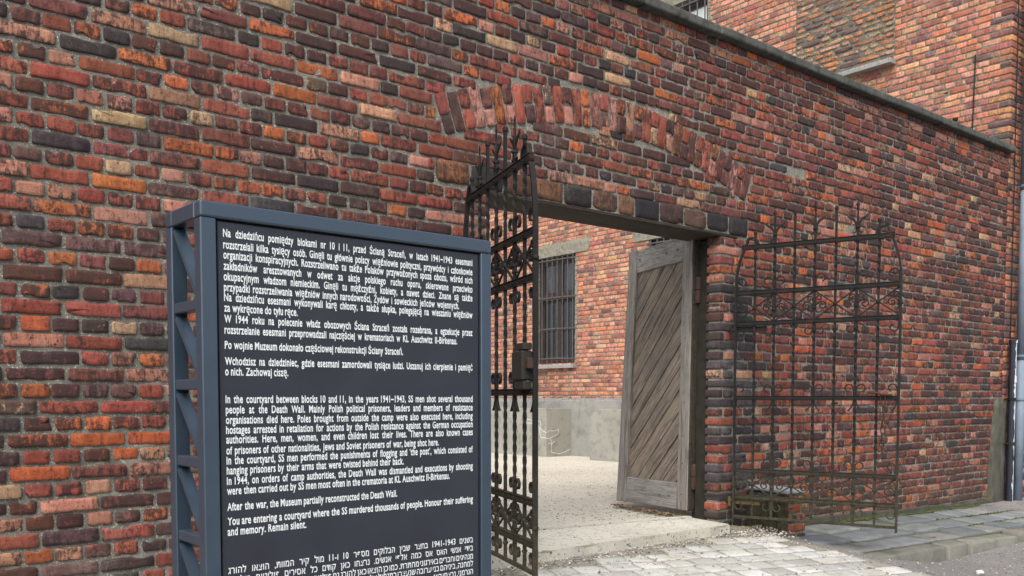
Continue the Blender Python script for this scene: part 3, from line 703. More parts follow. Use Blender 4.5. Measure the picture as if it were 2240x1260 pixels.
def window(a, b, c, d, white=False, seed=0):
    g = random.Random(seed)
    # reveals of rough plaster
    for y0, y1 in ((a - .03, a), (b, b + .03)):
        bm = bmesh.new()
        for k in range(int((d - c) / .09)):
            z = c + k * .09; box(bm, (FX - .004 - g.uniform(0, .012), y0 - (g.uniform(0, .03) if y0 < a else 0), z + .002), (FX + .3, y1 + (g.uniform(0, .03) if y1 > b else 0), z + .088), .004)
        bpart(frombm('window_reveal', bm, M_lint, bld))
    f = bmesh.new(); X0, X1 = FX + .10, FX + .17
    box(f, (X0, a, c), (X1, a + .08, d), .006); box(f, (X0, b - .08, c), (X1, b, d), .006); box(f, (X0, a + .08, d - .10), (X1, b - .08, d), .006); box(f, (X0, a + .08, c), (X1, b - .08, c + .10), .006)
    zt = c + .60 * (d - c); m = (a + b) / 2
    box(f, (X0 - .02, a + .08, zt), (X1, b - .08, zt + .11), .006); box(f, (X0 + .005, m - .045, c + .1), (X1, m + .045, d - .1), .006)
    for y0, y1 in ((a + .08, m - .045), (m + .045, b - .08)):
        for z0, z1 in ((c + .1, zt), (zt + .11, d - .1)):
            box(f, (X0 + .015, y0, z0), (X1, y0 + .035, z1), .003); box(f, (X0 + .015, y1 - .035, z0), (X1, y1, z1), .003)
            box(f, (X0 + .015, y0 + .035, z0), (X1, y1 - .035, z0 + .035), .003); box(f, (X0 + .015, y0 + .035, z1 - .035), (X1, y1 - .035, z1), .003)
        zm = (c + .1 + zt) / 2; box(f, (X0 + .02, y0 + .035, zm - .012), (X1, y1 - .035, zm + .012), .003)
    fo = bpart(frombm('window', f, M_wframe, bld))
    p = bmesh.new(); box(p, (FX + .14, a + .05, c + .05), (FX + .15, b - .05, d - .05))
    po = frombm('pane', p, M_white if white else M_pane, fo); po.data.transform(BX)
    if not white:
        for y0 in (a + .14, m + .16):
            cu = bmesh.new(); box(cu, (FX + .133, y0, zt + .16), (FX + .139, y0 + .22, d - .15))
            co = frombm('curtain', cu, M_cur, fo); co.data.transform(BX)
    gr = bmesh.new()
    n = 8
    for k in range(n): y = a + .05 + (b - a - .1) * k / (n - 1); tube(gr, (FX - .012, y, c + .03), (FX - .012, y, d - .02), .011, 6)
    for z in (c + .33 * (d - c), c + .62 * (d - c), c + .055 * (d - c), d - .07): sweep(gr, [(FX - .024, a - .03, z - .01), (FX - .026, m, z + g.uniform(-.012, .012)), (FX - .024, b + .03, z)], rectp(.011, .005), up=Vector((1, 0, 0)))
    go = bpart(frombm('grille', gr, M_grey_iron, bld))
    s = bmesh.new(); box(s, (FX - .10, a - .04, c - .075), (FX + .16, b + .05, c - .005), .008, seg=2); bpart(frombm('sill', s, M_sill, bld))
for i, wv in enumerate(WINS): window(*wv, white=(i == 2), seed=i)
# bricked-up window: rough rubble fill
ru = courses(BLK[0], BLK[1], BLK[2], BLK[3], .075, .15, .022, lambda a, b: [], 1.47, 5.5, gf, irregular=.4, jit=.02)
PALR = [((0.36, 0.25, 0.16), .35, .4), ((0.44, 0.19, 0.10), .4, .4), ((0.15, 0.11, 0.11), .25, .5)]
bpart(bricks('blocked_window', ru, lambda u, v, d: (FX + .009 - d, u, v), M_brick2, bld, PALR, 5, 3, proud=.012, seed=66, corner=.014, amp=.005, pvar=.004, chip=.5, tilt=.03))
us = np.arange(BLK[0] - .1, BLK[1] + .1, .035); vs = np.arange(BLK[2] - .06, BLK[3], .035)
bpart(mortar_sheet('blocked_window_mortar', us, vs, lambda u, v: u > 0, lambda u, v, d: (FX + .006 - d, u, v), mortar_mat('rubble mortar', (0.40, 0.35, 0.26), (0.20, 0.17, 0.115), .5), bld, .003, 9))
bm = bmesh.new(); gc = random.Random(2)
y = 1.46
while y < 2.98: box(bm, (FX - .13, y, BLK[2] - .075), (FX + .1, y + .031, BLK[2] - .012 + gc.uniform(-.002, .002)), .004); y += .033
bpart(frombm('sill', bm, M_sill, bld, label='grey ribbed sill under the bricked-up window'))
bm = bmesh.new(); tube(bm, (FX - .012, .42, 5.25), (FX - .012, .44, 4.2), .008, 6); sweep(bm, [(FX - .01, .44, 4.3), (FX - .02, .47, 4.1), (FX - .012, .45, 4.0)], circ(.007, 6))
box(bm, (FX - .03, .62, 4.50), (FX - .0, .68, 4.54), .004)
bpart(frombm('wire', bm, M_iron, bld))

# light wells standing against the building
def light_well(y0, y1, x0, label, z1=.84):
    o = thing('light_well', label, 'light well', (FX - .035, (y0 + y1) / 2, -.06), 0, 'concrete light wells along the building')
    b = bmesh.new(); L = (y1 - y0) / 2; dpt = FX - .035 - x0
    box(b, (-dpt, -L, 0), (-dpt + .12, L, z1 + .06), .006); box(b, (-dpt + .12, -L, 0), (-.002, -L + .12, z1 + .06), .004); box(b, (-dpt + .12, L - .12, 0), (-.002, L, z1 + .06), .004)
    frombm('walls', b, M_well, o)
    return o
lw = light_well(7.63, 9.6, 11.05, 'concrete light well with chalky white crack lines, under the barred window')
cr = bmesh.new()
def crack(pts):
    for p, q in zip(pts, pts[1:]): sweep(cr, [p, q], rectp(.006, .0012))
y = -0.99; xf = 11.05 - (FX - .035)
def S(u, z): return (xf + .002 + u, -.985 - .002, z)          # on the end face, u metres from its front corner
def T(u, z): return (xf - .002, -.985 + u, z)                 # on the long face
for line in ([S(.0, .46), S(.1, .50), S(.2, .49), S(.3, .515)], [S(.3, .515), S(.30, .44), S(.22, .40), S(.1, .36), S(.0, .36)], [S(.1, .36), S(.13, .27), S(.12, .1)], [S(.13, .24), S(.2, .30)], [S(.13, .24), S(.05, .26)],
             [S(.12, .1), S(.3, .06), S(.5, .1), S(.6, .14)], [T(0, .36), T(.14, .36), T(.18, .55), T(.3, .56), T(.33, .66), T(.15, .66), T(.14, .56)], [T(.18, .55), T(0.0, .46)], [T(.33, .66), T(.55, .70), T(.55, .62), T(.34, .62)]):
    for p, q in zip(line, line[1:]):
        p, q = Vector(p), Vector(q); mid = (p + q) / 2 + Vector((0, 0, random.uniform(-.015, .015))); up = Vector((0, 1, 0)) if abs(p.y - q.y) < 1e-6 else Vector((1, 0, 0))
        sweep(cr, [p, mid, q], rectp(.0055, .001), up=up)
frombm('crack_filler', cr, plain_mat('white filler', (0.55, 0.56, 0.53), .9, 0, .1), lw)
light_well(4.4, 6.5, 11.05, 'concrete light well half hidden behind the plank door')

# ------------------------------------------------------------------ pipes on the gable
dp = thing('drainpipe', 'grey zinc drainpipe running down the corner of the brick building', 'drainpipe', (11.93, -.11, 0))
bm = bmesh.new(); lathe(bm, (0, 0, 0), [(-.30, .052), (1.55, .052)], 14); lathe(bm, (0, 0, 0), [(1.50, .057), (3.6, .057)], 14); lathe(bm, (0, 0, 0), [(3.55, .061), (8.8, .061)], 14)
frombm('pipe', bm, M_pipe, dp, smooth=False)
for p in dp.children:
    for f in p.data.polygons: f.use_smooth = len(f.vertices) == 4
for z in (1.02, 1.55, 3.6, 5.7):
    bm = bmesh.new(); lathe(bm, (0, 0, z), [(-.012, .064), (.012, .064)], 14); tube(bm, (0, 0, z), (0, .12, z), .007, 6); frombm('bracket', bm, M_pipe, dp)
bm = bmesh.new(); lathe(bm, (0, 0, -.315), [(0, .07), (.03, .062), (.05, .054)], 14); frombm('pipe_shoe', bm, plain_mat('pale shoe', (.45, .47, .48), .6), dp)
op = thing('cast_iron_pipe', 'short black iron pipe with peeling white paint beside the drainpipe', 'pipe', (11.77, -.075, 0))
def peel_mat():
    t = NT('black pipe with peeling white paint'); v = t.coord(scale=(1, 1, .3)); n = t.noise(v, 14, 6, .75)
    sx = t.n('ShaderNodeSeparateXYZ'); t.t.links.new(t.coord(), sx.inputs[0])
    a = t.math('ADD', n, t.math('ADD', t.math('MULTIPLY', sx.outputs[0], 4.0), t.math('MULTIPLY', sx.outputs[1], -9.0)))
    c = t.mix(t.ramp(a, .80, .84), (.012, .014, .022), (.55, .6, .66)); t.bump(n, .002); return t.out(c, .45, spec=.5)
bm = bmesh.new(); lathe(bm, (0, 0, 0), [(-.30, .043), (1.72, .043)], 14); lathe(bm, (0, 0, 0), [(1.22, .05), (1.30, .05)], 14); lathe(bm, (0, 0, 0), [(1.70, .05), (1.74, .05)], 14)
frombm('pipe', bm, peel_mat(), op)
for z in (1.02, .48):
    bm = bmesh.new(); lathe(bm, (0, 0, z), [(-.018, .05), (.018, .05)], 14); tube(bm, (-.12, .04, z), (0, 0, z), .008, 6); frombm('bracket', bm, M_iron, op)
bm = bmesh.new(); tube(bm, (11.83, -.018, 1.4), (11.80, -.018, 8.5), .006, 6)
o = frombm('cable', bm, M_iron); o['label'] = 'thin dark cable running up the gable beside the drainpipe'; o['category'] = 'cable'

# ------------------------------------------------------------------ plank door standing open inwards
A0 = Vector((6.262, .31, 0)); A1 = Vector((6.495, 1.38, 0)); dd = A1 - A0; DW = dd.length
door = thing('plank_door', 'grey weathered plank door with diagonal boards standing open in the gateway', 'door', (A0.x, A0.y, .06), math.atan2(dd.y, dd.x))
DH, DT = 2.385, .075        # local: x from hinge to free edge, +y faces the yard opening (camera), z up
def dpart(name, c0, c1, mat, bev=.006, **k):
    b = bmesh.new(); box(b, c0, c1, bev); return frombm(name, b, mat, door, **k)
dpart('stile', (0, 0, 0), (.15, DT, DH), M_stile); dpart('edge_board', (-.022, -.004, .004), (-.001, DT - .003, DH - .004), M_beam); dpart('stile', (DW - .155, 0, -.005), (DW, DT, DH + .0), M_stile)
dpart('rail', (.151, .003, DH - .215), (DW - .156, DT - .004, DH - .005), M_rail); dpart('rail', (.151, .003, .0), (DW - .156, DT - .004, .235), M_rail)
px0, px1, pz0, pz1 = .152, DW - .157, .236, DH - .216
s2 = math.sqrt(.5); wv = .142; L = 4
gd = random.Random(6); k = -16
bb = None
while k < 24:
    # board whose centre line passes through x + z = const; it climbs from the free side up towards the hinge side
    off = k * wv; b = bmesh.new()
    vs_ = box(b, (-L, .012 + gd.uniform(-.003, .003), -wv / 2 + .005), (L, DT - .026 + gd.uniform(-.003, .004), wv / 2 - .005), .003)
    M = Matrix.Translation((DW / 2, 0, DH / 2)) @ Matrix.Rotation(R(45), 4, 'Y') @ Matrix.Translation((0, 0, off))
    bmesh.ops.transform(b, matrix=M, verts=b.verts)
    for co, no in (((px0, 0, 0), (-1, 0, 0)), ((px1, 0, 0), (1, 0, 0)), ((0, 0, pz0), (0, 0, -1)), ((0, 0, pz1), (0, 0, 1))):
        r = bmesh.ops.bisect_plane(b, geom=b.verts[:] + b.edges[:] + b.faces[:], plane_co=co, plane_no=no, clear_outer=True)
        eds = [e for e in r['geom_cut'] if isinstance(e, bmesh.types.BMEdge)]
        if eds: bmesh.ops.holes_fill(b, edges=eds)
    if len(b.faces) > 3: frombm('board', b, M_board, door)
    else: b.free()
    k += 1
bb = bmesh.new()
for x, z in [(.075, DH - .1), (.075, DH - .36), (.075, DH - .62), (.075, DH - .88), (.075, .15), (.075, .42), (.075, .66), (.075, .95), (.24, DH - .11), (.42, DH - .11), (.26, .12), (.40, .12), (DW - .21, DH - .1), (.075, 1.2)]:
    b2 = bmesh.new(); bmesh.ops.create_uvsphere(b2, u_segments=8, v_segments=5, radius=.013)
    for v in b2.verts: v.co = Vector((v.co.x + x, v.co.y * .7 + DT, v.co.z + z))
    me_ = bpy.data.meshes.new('t'); b2.to_mesh(me_); b2.free(); bb.from_mesh(me_); bpy.data.meshes.remove(me_)
frombm('bolts', bb, plain_mat('grey bolt heads', (.16, .155, .155), .6, .4, .4), door)
for z in (.30, 1.9):
    b = bmesh.new(); lathe(b, (-.03, .03, z), [(-.11, .026), (-.07, .03), (-.005, .03), (0, .022), (.005, .03), (.09, .03), (.11, .024)], 12); box(b, (-.03, .02, z - .05), (.02, .04, z + .05), .003); frombm('hinge', b, M_rust, door)
for ch in door.children:                       # the old leaf has sagged and is in wind
    for v in ch.data.vertices:
        x, y, z = v.co; f = max(0, x) / DW; v.co = Vector((x - .05 * z / DH, y - .10 * f * z / DH, z - .012 * f))
bm = bmesh.new(); box(bm, (OX1 + .035, .132, -.05), (OX1 + .16, .27, OZ - .015), .006)  # dark box added to stand in for the shade between door and jamb
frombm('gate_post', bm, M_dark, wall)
# ------------------------------------------------------------------ wrought iron gate leaves
def spiral(cx, cz, r0, r1, a0, a1, n=18):
    return [(cx + (r0 + (r1 - r0) * i / n) * math.cos(a0 + (a1 - a0) * i / n), 0, cz + (r0 + (r1 - r0) * i / n) * math.sin(a0 + (a1 - a0) * i / n)) for i in range(n + 1)]
STRIP = rectp(.0042, .0085)
def curl(bm, x, z, s, up, size=1.0):
    """a leaf curl leaving the bar at height z, to side s (+1/-1), rising (up=1) or hanging (up=-1)"""
    c = .047 * size; r = .034 * size; h = .055 * size
    p = [(x + s * .009, 0, z), (x + s * .0105, 0, z + up * h * .6)]
    arc = spiral(s * 0 + c, h, r, r * .75, math.pi, -math.pi * .42, 16)
    p += [(x + s * a[0], 0, z + up * a[2]) for a in arc]
    sweep(bm, p, STRIP)
def splay(bm, x, z, s):
    sweep(bm, [(x + s * .009, 0, z), (x + s * .014, 0, z - .03), (x + s * .03, 0, z - .06), (x + s * .052, 0, z - .085)], STRIP)
def fleur_big(bm, x, z, s):
    """wide volute beside the bar, z is the collar"""
    big = spiral(.060, .012, .036, .008, math.pi * .75, math.pi * .75 - math.pi * 2.6, 26)
    sweep(bm, [(x + s * .028, 0, z - .042), (x + s * .014, 0, z - .03), (x + s * .009, 0, z), (x + s * .013, 0, z + .02)] + [(x + s * a[0], 0, z + a[2]) for a in big], STRIP)
def fleur_small(bm, x, z, s):
    sm = spiral(.036, .070, .024, .008, math.pi, -math.pi * 1.1, 18)
    sweep(bm, [(x + s * .009, 0, z + .01), (x + s * .0105, 0, z + .045)] + [(x + s * a[0], 0, z + a[2]) for a in sm], STRIP)
def join_bm(dst, src):
    me_ = bpy.data.meshes.new('t'); src.to_mesh(me_); src.free(); dst.from_mesh(me_); bpy.data.meshes.remove(me_)

def gate_leaf(label, loc, rot, Z, flip, lock=False, WL=1.285):
    """local: x from the hinge to the free edge, z up; Z = heights of the six rails; flip = side of the leaf that carries the lock"""
    o = thing('iron_gate', label, 'gate', loc, rot, 'iron gate leaves at the gateway')
    zb, z1, z2, z3, z4, z5, z6 = Z
    dx = WL / 8; X = [dx * i for i in range(9)]; T = .0085
    # outer posts: flat iron, curling in over the top rail
    for k, s in ((0, 1), (8, -1)):
        b = bmesh.new(); x = X[k]
        pts = [(x, 0, zb - .04), (x, 0, z5 + .02)]
        for i in range(1, 11):
            f = i / 10; pts.append((x + s * (.075 * f ** 2.2), 0, z5 + .02 + (z6 - z5 - .02) * f))
        x6, zz = pts[-1][0], pts[-1][2]
        arc = spiral(s * 0 + .085, .004, .070, .018, math.pi * .84, -math.pi * .9, 20)
        pts += [(x6 + s * (a[0] - .024), 0, zz + .012 + a[2]) for a in arc[2:]]
        sweep(b, pts, rectp(.0075, .014)); frombm('frame_post', b, M_iron, o)
    # rails
    for z in (z1, z2, z3, z4, z5, z6):
        b = bmesh.new(); a0, a1 = (0.006, WL - .006) if z != z6 else (.05, WL - .05)
        box(b, (a0, -.012, z - .014), (a1, .012, z + .014), .0025)
        box(b, (a0, -.016, z + .0145), (a1, .016, z + .019), .001); box(b, (a0, -.016, z - .019), (a1, .016, z - .0145), .001)
        for i in range(0, 9):
            for y in (-.013, .013):
                t_ = bmesh.new(); bmesh.ops.create_icosphere(t_, subdivisions=1, radius=.0075)
                for v in t_.verts: v.co = Vector((v.co.x + min(max(X[i], a0 + .01), a1 - .01), v.co.y * .7 + y, v.co.z + z))
                join_bm(b, t_)
        frombm('rail', b, M_iron, o)
    b = bmesh.new(); box(b, (0.006, -.010, zb - .011), (WL - .006, .010, zb + .011), .002); frombm('rail', b, M_iron, o)
    # upright bars, twisted between the rails
    for i in range(1, 8):
        b = bmesh.new(); x = X[i]; odd = i % 2
        top = z6 + (.112 if odd else .16)
        if odd: top = {1: z6 + .115, 7: z6 + .125, 3: z6 + .25, 5: z6 + .25}[i]
        zs = []; tw = []; a = 0; z = zb; pts = []
        st = .013
        while z < top:
            inn = (z2 + .10 < z < z3 - .06) or (z3 + .10 < z < z4 - .06) or (z5 + .08 < z < z6 - .05)
            pts.append((x, 0, z)); tw.append(a)
            if inn: a += R(20); z += st
            else:
                q = round(a / (math.pi / 2)) * math.pi / 2; a = q; z += .04
        pts.append((x, 0, top)); tw.append(a)
        sweep(b, pts, rectp(T, T), twist=tw)
        if odd:
            lathe(b, (x, 0, top), [(-.018, .010), (-.012, .0145), (.004, .0145), (.012, .0105), (.016, .003)], 10)
            lathe(b, (x, 0, (zb + z1) / 2 + .02), [(-.014, .009), (0, .019), (.014, .009)], 4 if i != 3 else 10)
            for zc in ((z1 + z2) / 2, (z4 + z5) / 2): lathe(b, (x, 0, zc), [(-.012, .013), (-.006, .018), (.006, .018), (.012, .013)], 10)
        frombm('bar', b, M_iron, o)
        if not odd:
            b = bmesh.new(); zt = {2: .215, 4: .255, 6: .215}[i]
            tip = z6 + zt + .07; c = z6 + .085 + (.02 if i == 4 else 0)
            lathe(b, (x, 0, c), [(-.012, .010), (-.006, .02), (.006, .02), (.012, .010)], 10)
            bl = [(c + .13, .006, .004), (c + .145, .011, .006), (c + .155, .009, .005), (c + .175, .017, .006), (tip, .001, .001)]
            rg = [[b.verts.new((x + sx * wx, sy * wy, z)) for sx, sy in ((-1, 0), (0, -1), (1, 0), (0, 1))] for z, wx, wy in bl]
            for r0, r1 in zip(rg, rg[1:]):
                for j in range(4): b.faces.new((r0[j], r0[(j + 1) % 4], r1[(j + 1) % 4], r1[j]))
            b.faces.new(rg[-1]); tube(b, (x, 0, c), (x, 0, c + .132), .0072, 6)
            for s in (1, -1):
                sweep(b, [(x + s * .008, 0, c), (x + s * .014, 0, c + .03), (x + s * .032, 0, c + .06), (x + s * .058, 0, c + .075), (x + s * .085, 0, c + .098)], rectp(.008, .0028), scale=[.5, .9, 1.35, 1.1, .15])
                sweep(b, [(x + s * .009, 0, c - .01), (x + s * .013, 0, c - .032), (x + s * .028, 0, c - .048), (x + s * .036, 0, c - .036)], STRIP, scale=[1, 1, 1, .7])
            frombm('spearhead', b, M_iron, o)
    # diagonal braces in the two lattice bands
    for za, zc in ((z1, z2), (z4, z5)):
        for i in (1, 3, 5, 7):
            for e in (1, -1):
                b = bmesh.new(); sweep(b, [(X[i - 1] + .008, e * .004, (za if e > 0 else zc) + e * .018), (X[i + 1] - .008, e * .004, (zc if e > 0 else za) - e * .018)], rectp(.0052, .005)); frombm('brace', b, M_iron, o)
    # scrollwork, every piece a part of its own
    def piece(nm, fn, *a):
        b = bmesh.new(); fn(b, *a); frombm(nm, b, M_iron, o)
    for i in (0, 2, 4, 6, 8):
        x = X[i]
        for s in (1, -1):
            if (i == 0 and s < 0) or (i == 8 and s > 0): continue
            piece('curl', curl, x, z5 + .025, s, 1, 1.1); piece('curl', curl, x, z4 - .022, s, -1, .95); piece('curl', curl, x, z3 + .022, s, 1, 1.0)
            piece('curl', curl, x, z2 + .022, s, 1, .95); piece('curl', curl, x, z1 - .022, s, -1, .95); piece('leaf', splay, x, z3 - .018, s)
            for zc in ((z4 + z5) / 2 - .02, (z1 + z2) / 2 - .02):
                piece('volute', fleur_big, x, zc, s); piece('volute', fleur_small, x, zc, s)
        for zc in ((z4 + z5) / 2 - .02, (z1 + z2) / 2 - .02):
            piece('collar', lathe, (x, 0, zc), [(-.012, .012), (-.006, .019), (.006, .019), (.012, .012)], 10)
    # hinge straps
    for z, ln in ((z4 - .045, .26), (z1 - .042, .22)):
        b = bmesh.new(); box(b, (-.05, -.006 + .014, z - .022), (ln, .006 + .014, z + .022), .003); tube(b, (-.035, 0, z - .04), (-.035, 0, z + .04), .014, 10); frombm('hinge_strap', b, M_iron if z > 1 else iron_mat('painted strap', (.10, .075, .03), (.07, .04, .02)), o)
    if lock:
        b = bmesh.new(); y0 = flip
        box(b, (WL - .20, y0 * .03 - .03, z3 + .06), (WL - .035, y0 * .03 + .03, z3 + .215), .008); box(b, (WL - .17, y0 * .03 - .024, z3 + .012), (WL - .03, y0 * .03 + .024, z3 + .058), .005); box(b, (WL - .15, y0 * .03 - .024, z3 + .217), (WL - .03, y0 * .03 + .024, z3 + .255), .005)
        lk = frombm('lock_case', b, iron_mat('dark lock case', (.02, .02, .018), (.035, .028, .02), (.06, .05, .03), 0, 0), o)
        b = bmesh.new(); box(b, (WL - .034, y0 * .03 - .016, z3 + .12), (WL + .012, y0 * .03 + .016, z3 + .175), .004); frombm('strike_plate', b, M_rust, lk)
    return o
gate_leaf('black wrought iron gate leaf with lock, opened towards the information board', (3.515, -.065, 0), math.atan2(-1.16, -.42), (.13, .28, .50, 1.075, 1.665, 1.90, 2.285), -1, True, 1.25)
gate_leaf('black wrought iron gate leaf with hanging chain, swung open near the right pier', (6.322, -.065, 0), math.atan2(-1.222, .40), (.045, .212, .434, 1.04, 1.655, 1.908, 2.28), 1)
# pintle brackets let into the wall belong to the wall
for x, z in ((6.322, 1.61), (6.322, .17), (3.515, 1.62), (3.515, .24)):
    bm = bmesh.new(); tube(bm, (x, .05, z), (x, -.066, z), .013, 8); tube(bm, (x, -.065, z - .03), (x, -.065, z + .05), .009, 8); frombm('pintle', bm, M_rust, wall)

# chain with hooked end on the right leaf
gd_ = Vector((.40, -1.222, 0)).normalized(); gn = Vector((-gd_.y, gd_.x, 0))
cb = Vector((6.322, -.065, 0)) + gd_ * 1.175 - gn * .022
chain = thing('chain', 'rusty iron chain hanging from the middle rail of the right gate leaf', 'chain', (cb.x, cb.y, 0), math.atan2(gd_.y, gd_.x))
def link_bm(b, x, z0, z1, wd, ax, r=.0045):
    pts = []
    n = 16; h = (z0 - z1) / 2; zc = (z0 + z1) / 2
    for i in range(n + 1):
        a = 2 * math.pi * i / n; u = wd * math.cos(a); v = (h - wd) * (1 if math.sin(a) > 1e-6 else -1 if math.sin(a) < -1e-6 else 0) + wd * math.sin(a)
        pts.append((x + (u if ax == 0 else 0), (u if ax else 0), zc + v))
    sweep(b, pts, circ(r, 6), up=Vector((0, 1, 0)) if ax == 0 else Vector((1, 0, 0)))
z = 1.075
for i in range(8):
    b = bmesh.new(); h = .062 if i else .10; link_bm(b, .004 * math.sin(i * 2), z, z - h, .0145 if i else .017, i % 2); frombm('link', b, M_rust, chain); z -= h - .0095
b = bmesh.new(); box(b, (.012, -.012, .845), (.05, .012, .875), .004, Matrix.Rotation(.0, 4, 'Y')); sweep(b, [(.02, 0, .87), (.04, 0, .845), (.055, 0, .80)], rectp(.007, .005)); frombm('hook', b, M_rust, chain)
b = bmesh.new(); sweep(b, [(-.10, 0, 1.085), (-.05, -.01, 1.08), (.0, -.01, 1.068), (.07, 0, 1.064)], circ(.0085, 8)); frombm('latch_rod', b, M_rust, chain)
bm = bmesh.new(); tube(bm, (7.93, .02, .985), (7.86, -.09, .99), .008, 6)
frombm('spike', bm, M_iron, wall)

# ------------------------------------------------------------------ stub of brick beside the pier
stub = thing('brick_stub', 'low mossy brick stub with slate cover beside the gate pier', 'pier', (6.62, -.41, -.17))
gs = np.random.default_rng(4); sr = courses(0, .245, 0, .405, .081, .125, .014, lambda a, b: [], 0, 0, gs, irregular=.2)
bricks('brickwork', sr, lambda u, v, d: (u, .012 - d, v), M_brick, stub, [((.33, .10, .05), .8, .45), ((.20, .14, .04), .2, .4)], 6, 3, seed=71, backs=[.10] * len(sr))
bm = bmesh.new(); box(bm, (.012, .012, -.1), (.235, .42, .40)); frombm('core', bm, M_mortar, stub)
bm = bmesh.new()
for i in range(4): box(bm, (-.02, .012 + .10 * i, .05 + .0), (.010, .012 + .10 * i + .097, .36), .004)
box(bm, (-.012, .0, .0), (.010, .42, .045), .004)
frombm('side_boards', bm, plain_mat('mossy cover boards', (.05, .047, .028), .9, 0, .15, .5, 20, .003), stub)
bm = bmesh.new(); box(bm, (-.05, .005, .408), (.22, .42, .432), .006, Matrix.Rotation(R(3), 4, 'X')); frombm('cover_slab', bm, concrete_mat('slate cover', (.22, .235, .26), (.30, .31, .33), (.1, .1, .1), 6, 60, .005), stub)
bm = bmesh.new(); gg = random.Random(5)
for i in range(3): box(bm, (6.20 + .17 * i, -.20 + .02 * i, -.2), (6.355 + .17 * i, -.03, -.035 - .02 * i), .02, seg=2)
o = frombm('footing_stones', bm, concrete_mat('dirty footing stone', (.17, .145, .11), (.22, .19, .14), (.09, .08, .055), 6, 60, .01), wall)

# ------------------------------------------------------------------ information board
BZ = -.31
board = thing('information_board', 'dark information board on slate blue steel frame with white text in Polish, English and Hebrew', 'sign', (.8745, -2.5043, BZ), .02)
BW, BD, BT = .949, .24, 1.5474 - BZ; TB = .042
def ztop(z): return z - BZ
b = bmesh.new()
for x in (0, BW - TB):
    for y in (0, BD - TB): box(b, (x, y, 0), (x + TB, y + TB, BT - TB - .0005), .003)
for y in (0, BD - TB): box(b, (0, y, BT - TB), (BW, y + TB, BT), .006, seg=3)
for x in (0, BW - TB): box(b, (x, TB + .0005, BT - TB + .0004), (x + TB, BD - TB - .0005, BT - .0004), .003)
for y in (0, BD - TB): box(b, (TB + .0005, y + .001, .05), (BW - TB - .0005, y + TB - .001, .05 + TB), .003)
frombm('frame', b, M_frame, board)
for x in (.004, BW - TB + .004):
    zr = [ztop(1.287 - .2045 * i) for i in range(8)]
    prev = BT - TB
    for i, z in enumerate(zr):
        if z < .06: break
        b = bmesh.new(); box(b, (x, TB + .0005, z - .014), (x + .034, BD - TB - .0005, z + .014), .003); frombm('rung', b, M_frame, board)
        b = bmesh.new(); sweep(b, [(x + .017, BD - TB - .004, prev - .012), (x + .017, TB + .004, z + .022)], rectp(.0055, .016), up=Vector((1, 0, 0))); frombm('brace', b, M_frame, board)
        prev = z - .014
b = bmesh.new(); box(b, (TB + .006, .007, .10), (BW - TB - .006, .022, BT - TB - .006), .002); frombm('panel', b, M_panel, board)
b = bmesh.new(); box(b, (TB + .0005, .024, .094), (BW - TB - .0005, .036, BT - TB - .0005)); frombm('back_sheet', b, plain_mat('dark backing', (.012, .013, .017), .6), board)

PL = ["Na dziedzińcu pomiędzy blokami nr 10 i 11, przed Ścianą Straceń, w latach 1941–1943 esesmani",
"rozstrzelali kilka tysięcy osób. Ginęli tu głównie polscy więźniowie polityczni, przywódcy i członkowie",
"organizacji konspiracyjnych. Rozstrzeliwano tu także Polaków przywożonych spoza obozu, wśród nich",
"zakładników aresztowanych w odwet za akcje polskiego ruchu oporu, skierowane przeciwko",
"okupacyjnym władzom niemieckim. Ginęli tu mężczyźni, kobiety, a nawet dzieci. Znane są także",
"przypadki rozstrzeliwania więźniów innych narodowości, Żydów i sowieckich jeńców wojennych.",
"Na dziedzińcu esesmani wykonywali karę chłosty, a także słupka, polegającą na wieszaniu więźniów",
"za wykręcone do tyłu ręce.",
"W 1944 roku na polecenie władz obozowych Ściana Straceń została rozebrana, a egzekucje przez",
"rozstrzelanie esesmani przeprowadzali najczęściej w krematoriach w KL Auschwitz II-Birkenau.",
"Po wojnie Muzeum dokonało częściowej rekonstrukcji Ściany Straceń.",
"Wchodzisz na dziedziniec, gdzie esesmani zamordowali tysiące ludzi. Uszanuj ich cierpienie i pamięć",
"o nich. Zachowaj ciszę."]
EN = ["In the courtyard between blocks 10 and 11, in the years 1941–1943, SS men shot several thousand",
"people at the Death Wall. Mainly Polish political prisoners, leaders and members of resistance",
"organisations died here. Poles brought from outside the camp were also executed here, including",
"hostages arrested in retaliation for actions by the Polish resistance against the German occupation",
"authorities. Here, men, women, and even children lost their lives. There are also known cases",
"of prisoners of other nationalities, Jews and Soviet prisoners of war, being shot here.",
"In the courtyard, SS men performed the punishments of flogging and ‘the post’, which consisted of",
"hanging prisoners by their arms that were twisted behind their back.",
"In 1944, on orders of camp authorities, the Death Wall was dismantled and executions by shooting",
"were then carried out by SS men most often in the crematoria at KL Auschwitz II-Birkenau.",
"After the war, the Museum partially reconstructed the Death Wall.",
"You are entering a courtyard where the SS murdered thousands of people. Honour their suffering",
"and memory. Remain silent."]
HE = ["בשנים 1941-1943 בחצר שבין הבלוקים מספר 10 ו-11 מול קיר המוות, הוצאו להורג",
"בידי אנשי האס אס כמה אלפי אנשים. נרצחו כאן קודם כל אסירים פוליטים פולנים,",
"מנהיגים וחברים באירגוני מחתרת. כמו כן הוצאו כאן להורג גם פולנים",
"למחנה, ביניהם בני ערובה שנעצרו כתגמול על",
"הגרמני. נרצחו כאן"]
TZ = [1.4718, 1.4422, 1.416, 1.388, 1.3607, 1.3333, 1.3076, 1.2805, 1.2523, 1.2237, 1.1848, 1.1432, 1.1161, 1.0442, 1.017, 0.9902, 0.9641, 0.939, 0.9106, 0.8845, 0.8583, 0.831, 0.8049, 0.7632, 0.7251, 0.6976]
HZ = [.596, .5695, .543, .5195, .494]
